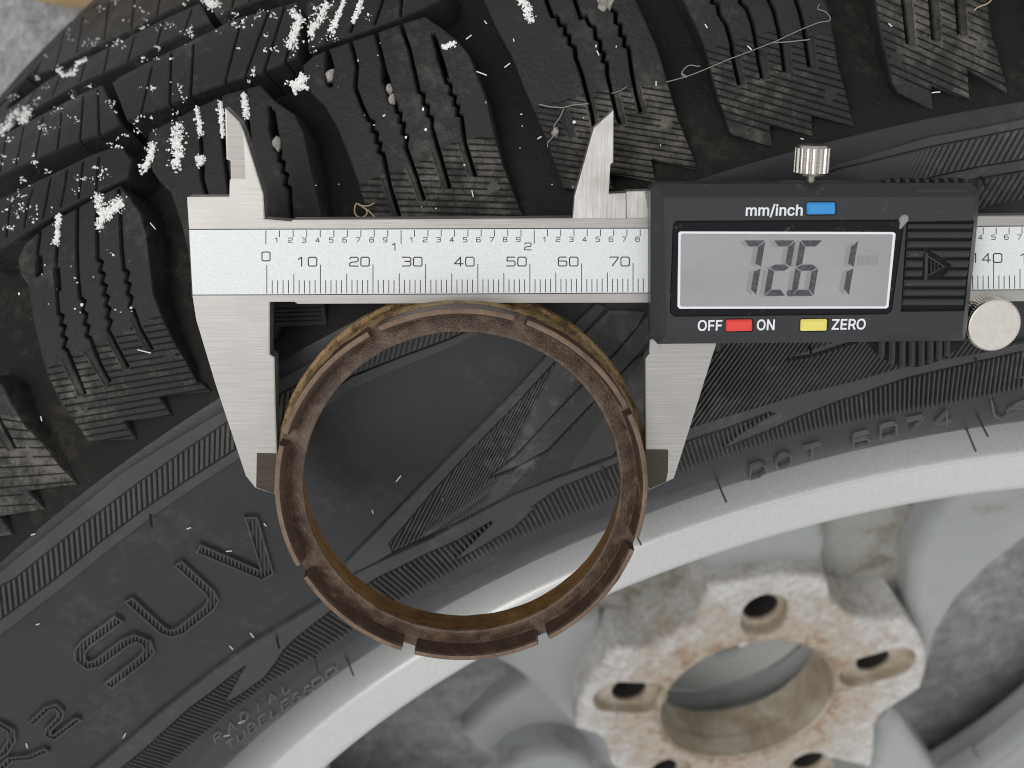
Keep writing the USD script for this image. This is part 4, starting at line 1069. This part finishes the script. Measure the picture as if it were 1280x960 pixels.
for xl, xr, on in ((929.5, 957, 'abc'), (966.5, 994.5, 'abged'), (1000, 1029, 'afgecd'), (1046, 1073, 'bc')):
    g = unary_union([LP(p, HB + 0.15).buffer(-0.03) for p in seg_digit(xl, xr, on)])
    obj('digit', tm(extrude(g, HB + 0.05, HB + 0.17)), LCD_INK, lcd)
    obj('digit_shadow', tm(extrude(shapely.affinity.translate(g, -0.85, -0.12).difference(g.buffer(0.01)), HB + 0.05, HB + 0.152)), LCD_GHOST, lcd)
obj('decimal_point', tm(extrude(Point(*L([(987.5, 366.5)], HB + 0.15)[0]).buffer(0.6), HB + 0.05, HB + 0.17)), LCD_INK, lcd)
mmg = []
for x0 in (1073, 1086):
    for k, x in enumerate((x0, x0 + 4.6, x0 + 9.2)):
        mmg.append(LineString(L([(x, 331), (x, 321)], HB)).buffer(0.2, cap_style='flat'))
    mmg.append(LineString(L([(x0 - 1, 320.5), (x0 + 10, 320.5)], HB)).buffer(0.16, cap_style='flat'))
obj('unit_sign', tm(extrude(unary_union(mmg), HB + 0.05, HB + 0.17)), LCD_GHOST, lcd)
obj('moulding_nub', tm(plate(LP([(1124, 273), (1127, 269), (1132, 268), (1135.5, 271), (1135, 276), (1130, 281), (1126, 287), (1122.5, 286)], HB, 0.3), HB - 0.2, HB + 0.35, 0.25)), CLEAR, housing, smooth=30)
# grip with its ridges and the arrow
gridg = obj('grip_floor', tm(extrude(grip.buffer(-0.03), HB - 1.5, HB - 0.95)), BLACK_IN, housing)
edges = [(1136, 1217), (1135.3, 1216), (1134.6, 1215), (1134, 1213.6), (1133, 1212), (1132, 1210.4), (1131, 1208.8), (1130, 1207.4), (1129, 1206.2), (1128.3, 1205)]
ys = [279.5, 289, 301, 312.8, 325, 337.5, 349, 361.3, 373, 385]
for k in range(9):
    y0, y1 = ys[k] + 1.2, ys[k + 1] - 2.4
    xl, xr = edges[k]
    y1 -= 0.8
    bar = LP([(xl, y0), (xr, y0), (xr - 1.2, y1), (xl - 0.7, y1)], HB)
    if k in (3, 4, 5):
        bar = bar.difference(LP([(1155, 318), (1160, 312), (1182, 325), (1190, 332), (1182, 344), (1160, 358), (1153, 352)], HB))
    obj('grip_ridge', tm(plate(bar, HB - 1.2, HB + 0.02, 0.3)), BLACK, housing, smooth=20)
ar = [LineString(L(p, HB)).buffer(w / 2, join_style='mitre') for p, w in (([(1159, 318), (1158, 349)], 0.62), ([(1161, 321), (1181, 333.5), (1162, 344)], 0.30), ([(1165, 327), (1165, 340)], 0.26), ([(1169, 329), (1169, 338)], 0.26), ([(1173, 331), (1173, 336)], 0.24))]
obj('arrow', tm(plate(unary_union(ar), HB - 1.2, HB - 0.2, 0.1)), BLACK, housing)
# buttons and print
for px, ma, nm in (([(1009, 253.6), (1044.5, 253.4), (1044.8, 268), (1009.2, 268.4)], BLUE, 'button'), ([(908, 400.4), (940.5, 400), (940.8, 414.2), (907.6, 414.8)], RED, 'button'), ([(1001.6, 399.8), (1034.6, 399.4), (1034, 413.8), (1001, 414.4)], YELLOW, 'button')):
    g = LP(px, HB + 0.6, 0.3)
    b = obj(nm, tm(plate(g, HB - 0.5, HB + 0.55, 0.3)), ma, housing, smooth=30)
    obj('button_gap', tm(extrude(shapely.affinity.translate(g, 0.1, -0.05).buffer(0.22).difference(g), HB - 0.3, HB + 0.012)), BLACK_IN, b)


def print_on(txt, px0, px1, h_px, z, name):
    """Bold lettering between two pixels of its baseline."""
    m = meshkit.text_mesh(txt, 10.0, depth=0.06, bold=False)
    a, b = L([px0, px1], z)
    x0, x1 = m.bounds[0][0], m.bounds[1][0]
    s = np.linalg.norm(b - a) / (x1 - x0)
    t = math.atan2(*(b - a)[::-1])
    hh = np.linalg.norm(L([(px0[0], px0[1] - h_px)], z)[0] - a) / 10.0
    v = m.vertices.copy(); v[:, 0] = (v[:, 0] - x0) * s; v[:, 1] *= hh
    c, si = math.cos(t), math.sin(t)
    m.vertices = np.stack([a[0] + v[:, 0] * c - v[:, 1] * si, a[1] + v[:, 0] * si + v[:, 1] * c, z - 0.03 + v[:, 2]], 1)
    obj(name, m, WHITE, housing)


def bold_print(txt, px0, px1, h_px):
    m = meshkit.text_mesh(txt, 10.0, depth=0.06, bold=True)
    a, b = L([px0, px1], HB)
    x0, x1 = m.bounds[0][0], m.bounds[1][0]
    s = np.linalg.norm(b - a) / (x1 - x0); t = math.atan2(*(b - a)[::-1])
    hh = np.linalg.norm(L([(px0[0], px0[1] - h_px)], HB)[0] - a) / 10.0
    v = m.vertices.copy(); v[:, 0] = (v[:, 0] - x0) * s; v[:, 1] *= hh
    c, si = math.cos(t), math.sin(t)
    m.vertices = np.stack([a[0] + v[:, 0] * c - v[:, 1] * si, a[1] + v[:, 0] * si + v[:, 1] * c, HB - 0.03 + v[:, 2]], 1)
    obj('printed_word', m, WHITE, housing)


bold_print('mm/inch', (932, 269.5), (1003, 269), 13.2)
bold_print('OFF', (872, 413.2), (902.4, 412.9), 12.6)
bold_print('ON', (945.8, 412.4), (968, 412.2), 12.6)
bold_print('ZERO', (1039.4, 411.8), (1081.6, 411.4), 12.6)
# small ribs on the housing's upper right and the thumb rest below it
obj('top_ledge', tm(plate(LP([(822, 238), (828, 232), (955, 231), (985, 226), (1040, 226), (1100, 229), (1100, 240), (822, 240)], 3.2), 0.3, 3.2, 0.5)), BLACK, housing, smooth=25)
for k in range(9):
    x = 1108 + 12.2 * k
    obj('ledge_rib', tm(plate(LP([(x, 224.5 + (k == 0) * 2), (x + 5, 224.5), (x + 5, 238), (x, 238)], 3.6), 0.3, 3.6, 0.3)), BLACK, housing, smooth=25)
obj('ledge_rib_base', tm(plate(LP([(1096, 233), (1212, 231), (1222, 238), (1222, 246), (1096, 246)], 3.0), 0.3, 3.0, 0.3)), BLACK, housing, smooth=25)
obj('battery_cover', tm(plate(LP([(1142, 236), (1210, 235.5), (1213, 245.5), (1142, 246.5)], HB - 0.9), HB - 3.4, HB - 0.75, 0.3)), BLACK, housing, smooth=25)
rest = LP([(1082, 426), (1206, 424), (1200, 436), (1186, 446), (1168, 455), (1148, 460), (1126, 459), (1110, 453), (1096, 443)], 1.5)
obj('thumb_rest', tm(plate(rest, 0.1, 1.3, 0.4)), BLACK_IN, housing, smooth=25)
for k, (x, yb) in enumerate(((1103, 447), (1116, 455), (1129, 459), (1141, 460), (1153, 458), (1164, 454), (1175, 450), (1185, 445))):
    obj('thumb_ridge', tm(plate(LP([(x - 3.6, 425), (x + 4.4, 425), (x + 3.6, yb - 1), (x + 1, yb + 2.5), (x - 3.4, yb - 1)], 2.6), 0.3, 2.6, 0.4)), BLACK, housing, smooth=25)


def knurled(r, h, n, depth_, ch=0.5, seg=6):
    """A knurled knob about z from 0 to h."""
    a = np.linspace(0, 2 * math.pi, n * seg, endpoint=False)
    rr = r - depth_ * (0.5 - 0.5 * np.cos(a * n)) ** 3
    g = Polygon(np.stack([rr * np.cos(a), rr * np.sin(a)], 1))
    return extrude(g, ch, h - ch) + loft(Point(0, 0).buffer(r - ch * 0.9, 24), 0, Point(0, 0).buffer(r - depth_ * 0.2, 24), ch + 0.01) + loft(Point(0, 0).buffer(r - depth_ * 0.2, 24), h - ch - 0.01, Point(0, 0).buffer(r - ch * 0.9, 24), h)


def place(man, at, axis_y=False):
    m = tm(man)
    if axis_y:
        v = m.vertices; m.vertices = np.stack([v[:, 0], v[:, 2], -v[:, 1]], 1)
    m.vertices = m.vertices + np.array(at)
    return m


# lock screw on top, thumb wheel at the right
k0, k1 = L([(1013.5, 218.5), (1013.5, 181)], 2.2)
screw = obj('lock_screw', place(knurled(3.05, k1[1] - k0[1], 15, 0.55, 0.45, 8), (k0[0], k0[1], 2.2), True), CHROME, caliper, smooth=30)
thr = []
y0, y1 = L([(1013.5, 234)], 2.2)[0][1], k0[1]
prof = []
n = 14
for k in range(n + 1):
    prof.append((1.0 if k % 2 else 0.8, y0 + (y1 - y0) * k / n))
sp = revolve([(0.01, prof[0][1])] + prof + [(0.01, prof[-1][1])], 24)
v = sp.vertices; sp.vertices = np.stack([v[:, 0] + k0[0], v[:, 2], -v[:, 1] + 2.2], 1)
obj('screw_thread', sp, CHROME, screw, smooth=30)
tw = L([(1243, 406.5)], 2.6)[0]
rw = 34.0 * (tw[0] / (1243 - 640))
wheel_m = knurled(rw, 3.6, 60, 0.35, 0.3, 4)
twp = obj('thumb_wheel', place(wheel_m, (tw[0], tw[1], -1.0)), CHROME, caliper, smooth=30)
rings = []
for k in range(26):
    r0 = rw * 0.93 * (k + 0.5) / 26
    rings.append((r0, 2.6 + (0.012 if k % 2 else 0.03)))
tf = revolve([(0.01, 2.63)] + rings + [(rw * 0.94, 2.55)], 96)
tfp = obj('turned_face', tf, TURNED, twp, smooth=15)
UsdGeom.Xformable(stage.GetPrimAtPath(tfp)).AddTranslateOp().Set(Gf.Vec3d(float(tw[0]) * 0.001, float(tw[1]) * 0.001, 0.0))

# ------------------------------------------------------------------ the ring
ta2, tau = 0.025, 0.258
AX = np.array([math.tan(ta2), math.sin(tau), -math.cos(tau)]); AX /= np.linalg.norm(AX)
RSC = 220.3 / 225.0
RC = np.array([-9.806, 17.204, 225.0]) * RSC
RX = np.cross([0, 1.0, 0], AX); RX /= np.linalg.norm(RX); RY = np.cross(AX, RX)
if (RY @ np.array([0, 1, 0])) > 0:
    pass
RW = np.eye(4)
RW[0, :3], RW[1, :3], RW[2, :3], RW[3, :3] = M @ RX, M @ RY, M @ AX, to_world(RC) * 0.001
ring = thing('hub_centric_ring', 'rusty brown plastic hub ring with eight notched lugs held between the caliper jaws', 'hub ring', xform=RW)


def rprof(P, n=240, wob=0.0, seed=0):
    m = revolve(P, n)
    m.vertices = m.vertices * np.array([RSC, RSC, RSC])
    if wob:
        q = meshkit.fbm(m.vertices / 3.0 + seed, 4) - 0.5
        m.vertices = m.vertices + m.vertices * np.array([1, 1, 0]) / 36.0 * (q * wob)[:, None]
    return m


def along(*pts, n=5):
    out = []
    for a, b in zip(pts[:-1], pts[1:]):
        out += [tuple(np.array(a) + (np.array(b) - np.array(a)) * i / n) for i in range(n)]
    return out + [pts[-1]]


obj('flange', rprof(along((32.6, 0), (36.3, 0), (36.8, 0.4), (36.75, 2.9), (36.0, 3.5), (35.55, 8.0), (35.45, 9.0), (35.4, 9.05)), 320, 0.5, 3), RING_RUST, ring, smooth=40)
obj('bore_wall', rprof(along((32.6, 0), (31.75, 0.5), (31.54, 2.4), (31.0, 6.0), (30.35, 9.6))[::-1], 320, 0.3, 5), RING_BORE, ring, smooth=40)
obj('ledge', rprof(along((30.35, 9.6), (30.5, 9.95), (30.9, 10.0), (33.3, 9.0), (33.7, 8.95), (35.4, 9.05))[::-1], 320, 0.22, 9), RING, ring, smooth=40)
cuv = (RC + 0)
up_dir = math.atan2(-(np.array([0, 1.0, 0]) @ RY), -(np.array([0, 1.0, 0]) @ RX))
down = math.atan2(np.array([0, 1.0, 0]) @ RY, np.array([0, 1.0, 0]) @ RX)
sgn = 1 if (np.array([-1.0, 0, 0]) @ (RX * math.cos(down + 0.3) + RY * math.sin(down + 0.3))) > 0 else -1
for k in range(8):
    c = down + sgn * math.radians(17.5 + 45 * k)
    half = 1.25 / 35
    a0, a1 = (c + half, c + math.pi / 4 - half)
    jit = [rng.uniform(-0.012, 0.012), rng.uniform(-0.012, 0.012)]
    P = along((33.65, 8.6), (34.1, 12.4), (34.45, 12.85), (35.0, 12.95), (35.38, 12.7), (35.45, 10.0), (35.5, 8.6), (33.65, 8.6), n=3)
    m = revolve(P, 40, a0 + jit[0], a1 + jit[1], closed=False)
    m.vertices *= RSC
    q = meshkit.fbm(m.vertices / 2.2 + 11, 3) - 0.5
    m.vertices = m.vertices + m.vertices * np.array([1, 1, 0]) / 36.0 * (q * 0.28)[:, None]
    n_p = len(P)
    caps = []
    for end in (0, 39):
        ids = np.arange(n_p - 1) + end * n_p
        cen_ = m.vertices[ids].mean(0)
        caps.append((ids, cen_))
    V = list(m.vertices); F = list(m.faces)
    for ids, cc in caps:
        V.append(cc); ci = len(V) - 1
        for i in range(len(ids)):
            F.append([ci, ids[i], ids[(i + 1) % len(ids)]])
    m = trimesh.Trimesh(V, F, process=False)
    trimesh.repair.fix_normals(m)
    lug = obj('lug', m, RING_LUG, ring, smooth=35)
    e = revolve([(34.45, 12.9), (34.95, 13.0), (35.36, 12.76)], 40, a0 + jit[0], a1 + jit[1], closed=False)
    e.vertices *= RSC
    obj('lug_edge', e, RING_EDGE, lug, smooth=True)

# ------------------------------------------------------------------ snow, grit and bits
ICO = trimesh.creation.icosphere(0, 1.0)


def grain(r, size, at):
    """One splintery crystal of snow."""
    v = ICO.vertices * r.uniform(0.35, 1.5, (12, 1)) * r.uniform(0.5, 1.5, 3) * size
    return trimesh.Trimesh(v + at, ICO.faces, process=False)


def clump(px, w, h, ang, n=60, seed=0, d=0.1, rad=0.27):
    n *= 5
    """A crusty patch of snow: many small grains over an ellipse of w x h pixels."""
    r = np.random.default_rng(seed)
    a = math.radians(ang)
    pts = []
    for k in range(n):
        t, q = r.uniform(0, 2 * math.pi), math.sqrt(r.uniform()) * (0.6 + 0.4 * math.sin(3 * r.uniform(0, 6)))
        x, y = q * w / 2 * math.cos(t), q * h / 2 * math.sin(t)
        pts.append((px[0] + x * math.cos(a) - y * math.sin(a), px[1] + x * math.sin(a) + y * math.cos(a)))
    uv = to_uv(pts)
    ms = []
    for (u, v) in uv:
        ms.append(grain(r, rad * r.uniform(0.35, 1.0), skin(u, v, d + r.uniform(-0.2, 0.25))))
    return cat_(ms)


def snow(label, *a, **kw):
    m = clump(*a, **kw)
    p = obj('snow_clump', m, SNOW)
    data(stage.GetPrimAtPath(p), label=label, category='snow', group='snow clumps on the tread')


def zsnow(label, line, w, n, seed, **kw):
    P = dense(line, 1.0)
    r = np.random.default_rng(seed)
    wob = 0.35 + 1.1 * meshkit.noise(np.stack([np.arange(len(P)) / 5.0, np.full(len(P), seed * 3.3), np.zeros(len(P))], -1))
    pts = [P[j] + r.normal(size=2) * w / 3.0 * wob[j] for j in r.integers(len(P), size=n * 5)]
    uv = to_uv(pts); ms = []
    for (u, v) in uv:
        ms.append(grain(r, 0.27 * r.uniform(0.35, 1.0), skin(u, v, 0.1 + r.uniform(-0.25, 0.22))))
    p = obj('snow_clump', cat_(ms), SNOW)
    data(stage.GetPrimAtPath(p), label=label, category='snow', group='snow clumps on the tread')


zsnow('largest hooked white snow patch on the left shoulder block', [(122, 244), (126, 258), (128, 268), (140, 262), (152, 252), (140, 266), (126, 276), (125, 284)], 10, 150, 1)
zsnow('spiky snow tuft at the groove left of the central block', [(361, 105), (374, 103), (383, 97), (376, 104), (378, 94), (374, 106), (384, 110), (373, 108), (370, 117), (368, 106)], 5, 80, 2)
zsnow('tall snow streak filling a sipe left of the upper jaw', [(222, 158), (221, 180), (224, 196), (218, 208)], 11, 120, 3)
zsnow('snow streak in the groove edge just left of the tall snow streak', [(190, 180), (189, 196), (184, 206), (180, 210)], 8, 60, 4)
zsnow('thin snow line against the left edge of the upper jaw', [(276, 128), (277, 145), (279, 170)], 5, 55, 5)
zsnow('thin snow line midway between tall streak and upper jaw', [(247, 136), (249, 152), (251, 168)], 5, 40, 6)
zsnow('snow line right of the upper jaw tip', [(305, 118), (307, 132), (309, 146)], 7, 50, 7)
zsnow('small snow blob above a dark sipe left of the jaw step', [(246, 197), (254, 198), (249, 207)], 6, 34, 8)
zsnow('snow streak down the second sipe of the left shoulder block', [(74, 270), (72, 290), (71, 305)], 7, 55, 9)
zsnow('curved snow patch high on the far tread ribs', [(72, 85), (80, 96), (92, 92), (97, 80), (108, 76)], 7, 70, 10)
zsnow('broad snow patch near the left edge on the far tread', [(12, 150), (22, 140), (34, 146), (26, 152), (36, 136)], 9, 75, 11)
zsnow('snow patch at the very left edge of the tread', [(-4, 166), (6, 160), (14, 156)], 8, 48, 12)
zsnow('thick snow streak left of the groove end on the upper rib', [(366, 16), (376, 24), (370, 36), (364, 58)], 9, 110, 13)
zsnow('snow streak second from right on the upper rib', [(410, 4), (402, 22), (392, 34), (387, 46)], 7, 60, 14)
zsnow('slim snow streak near the top of the upper rib', [(431, 0), (424, 18), (414, 40)], 6, 55, 15)
zsnow('short snow streak at the top of the upper rib', [(452, 2), (447, 16), (442, 28)], 5, 40, 16)
zsnow('snow patch on the far rib at the top edge', [(258, -2), (264, 8), (272, 4)], 8, 50, 17)
zsnow('loose snow flakes at the top of the block over the beam', [(650, -2), (658, 6), (660, 18), (664, 26)], 8, 60, 18)
zsnow('small snow blob near the top right corner of the central block', [(555, 60), (562, 57), (568, 55)], 4, 26, 19)
# the countless grains
gp = []
r_ = np.random.default_rng(99)
while len(gp) < 900:
    x, y = r_.uniform(-5, 470), r_.uniform(-5, 300)
    edge = np.interp(x, [0, 100, 200, 300, 400, 470], [300, 250, 165, 110, 70, 30])
    if y < edge and meshkit.fbm(np.array([[x / 26, y / 18, 3.0]]), 3)[0] > r_.uniform(0.38, 0.66):
        for _ in range(int(r_.integers(1, 9))):
            gp.append((x + r_.normal() * 2.6, y + r_.normal() * 2.2))
for _ in range(24):
    gp.append((r_.uniform(10, 180), r_.uniform(300, 420)))
for _ in range(34):
    gp.append((r_.uniform(380, 830), r_.uniform(5, 270)))
uv = to_uv(lands(gp))
ms = []
for (u, v) in uv:
    ms.append(grain(r_, min(abs(r_.normal(0.13, 0.09)) + 0.04, 0.24), skin(u, v, 0.08)))
p = obj('snow_grains', cat_(ms), SNOW)
data(stage.GetPrimAtPath(p), label='scattered tiny snow grains over the tread', category='snow', kind='stuff')
# ice needles on the rubber
needles = [((65, 682), (71, 679)), ((234, 660), (239, 658)), ((283, 688), (290, 687)), ((330, 653), (333, 656)), ((46, 780), (50, 778)), ((287, 806), (291, 810)), ((313, 790), (317, 795)), ((154, 921), (157, 915)), ((298, 903), (305, 899)), ((279, 919), (287, 917)),
           ((33, 928), (35, 933)), ((495, 601), (501, 593)), ((551, 629), (554, 622)), ((465, 636), (466, 640)), ((596, 90), (609, 95)), ((583, 50), (590, 45)), ((606, 27), (609, 31)), ((642, 49), (643, 53)), ((881, 31), (884, 36)), ((934, 58), (939, 63)),
           ((1164, 116), (1174, 115)), ((1000, 173), (1004, 174)), ((672, 174), (677, 171)), ((590, 238), (592, 246)), ((173, 437), (190, 441)), ((189, 279), (196, 287)), ((40, 668), (45, 666)), ((52, 520), (54, 526)), ((650, 585), (655, 583)), ((560, 700), (563, 698)), ((1110, 30), (1114, 34)), ((746, 64), (749, 70)), ((820, 102), (820, 108)), ((631, 85), (638, 80))]
for a, b in needles:
    ua, ub = to_uv([a, b])
    t = tube(spline([skin(*ua, 0.3), (skin(*ua, 0.36) + skin(*ub, 0.36)) / 2, skin(*ub, 0.4)], 4), 0.12, 5)
    p = obj('ice_needle', t, ICE, smooth=True)
    data(stage.GetPrimAtPath(p), label='tiny white ice needle lying on the black rubber', category='ice needle', group='ice needles strewn over the tyre')


def stone(label, px, r, seed, d=-1.0):
    m = trimesh.creation.icosphere(3, 1.0)
    q = meshkit.fbm(m.vertices * 1.3 + seed * 7.1, 3)
    m.vertices *= (0.55 + 0.9 * q)[:, None] * np.array([r * 0.85, r * 1.25, r])
    m.vertices += skin(*to_uv([px])[0], d)
    p = obj('pebble', m, STONE, smooth=25)
    data(stage.GetPrimAtPath(p), label=label, category='pebble', group='pebbles stuck in the tread')


stone('pale pebble stuck in a sipe right of the upper jaw', (345, 178), 1.25, 1)
stone('tan pebble wedged in the first sipe of the central block', (411, 92), 1.15, 2)
stone('grey pebble wedged in the third sipe of the central block', (485, 110), 0.85, 3)
stone('brown pebble deep in the third sipe below the grey pebble', (489, 123), 0.9, 4, -0.8)
stone('large grey pebble cut by the top edge of the photo', (754, 3), 2.0, 5)
stone('small cream husk held in threads left of the moving upper jaw', (694, 166), 0.8, 6, 0.2)


def strand(name, label, category, px, r, d, material, n=60):
    uv = to_uv(dense(px, 6))
    ds = np.interp(np.linspace(0, 1, len(uv)), np.linspace(0, 1, len(d)), d)
    P = np.array([skin(u, v, q) for (u, v), q in zip(uv, ds)])
    k = max(4, len(P) // 2)
    P = spline(P[np.linspace(0, len(P) - 1, min(len(P), 26)).astype(int)], n)
    p = obj(name, tube(P, r, 5), material, smooth=True)
    data(stage.GetPrimAtPath(p), label=label, category=category)


strand('web_thread', 'long grey spider thread stretched across the groove at upper right', 'thread', [(833, 103), (856, 97), (875, 90), (908, 76), (945, 62), (968, 53), (1000, 38), (1020, 30), (1037, 26), (1038, 18), (1030, 15), (1022, 12), (1020, 8), (1024, 6)], 0.09, [0.3, 0.4, 0.5, 0.4, 0.3], THREAD, 120)
strand('web_thread', 'short thread branching off the long spider thread', 'thread', [(966, 54), (985, 53), (1012, 50)], 0.11, [0.3, 0.3, 0.3], THREAD)
strand('web_thread', 'curled thread loop hanging at the groove edge', 'thread', [(875, 83), (862, 82), (854, 88), (852, 93), (857, 97), (852, 92)], 0.1, [0.2, 0.2, 0.3], THREAD)
strand('web_thread', 'fine thread lying left of the moving upper jaw', 'thread', [(674, 131), (688, 134), (704, 135), (716, 132), (736, 130)], 0.12, [0.3, 0.3, 0.3], THREAD)
strand('web_thread', 'thread running down to the cream husk', 'thread', [(705, 137), (699, 149), (693, 158), (692, 170), (687, 176), (685, 184)], 0.11, [0.3, 0.5, 0.3], THREAD)
strand('web_thread', 'faint thread between two sipes right of the jaw tip', 'thread', [(764, 117), (775, 114), (783, 109)], 0.08, [0.3, 0.3], THREAD)
strand('dry_fibre', 'looped straw coloured fibre just above the beam', 'fibre', [(447, 254), (444, 262), (446, 269), (454, 272), (460, 266), (456, 260), (448, 255), (456, 260), (463, 265), (470, 273)], 0.16, [0.4, 0.6, 0.5, 0.4], STRAW)
strand('dry_fibre', 'short straw coloured fibre end above the looped fibre', 'fibre', [(450, 256), (458, 258), (464, 257), (469, 254)], 0.14, [0.6, 0.7, 0.7], STRAW)
strand('dry_fibre', 'thin straw fibre at the top of the last block', 'fibre', [(1217, 14), (1226, 8), (1235, 4), (1238, 0), (1234, -4)], 0.14, [0.2, 0.4, 0.3], STRAW)

# a board lying on the ground beyond the tyre
def ground_pt(px, z):
    return on_plane([px], z)[0]


b0, b1 = ground_pt((36, 1), -100), ground_pt((80, 9), -100)
e = (b1 - b0) / np.linalg.norm(b1 - b0); nn = np.array([-e[1], e[0]])
if (on_plane([(60, -60)], -100)[0] - b0) @ nn < 0:
    nn = -nn
g = Polygon([b0 - e * 2, b0 + e * 300, b0 + e * 300 + nn * 90, b0 - e * 2 + nn * 90])
p = obj('board', tm(slab(g, -116, -100, 1.5, 2)), WOOD, smooth=30)
data(stage.GetPrimAtPath(p), label='tan board on the ground beyond the tyre at the top edge', category='board')

if __name__ == '__main__' and False:
    pass
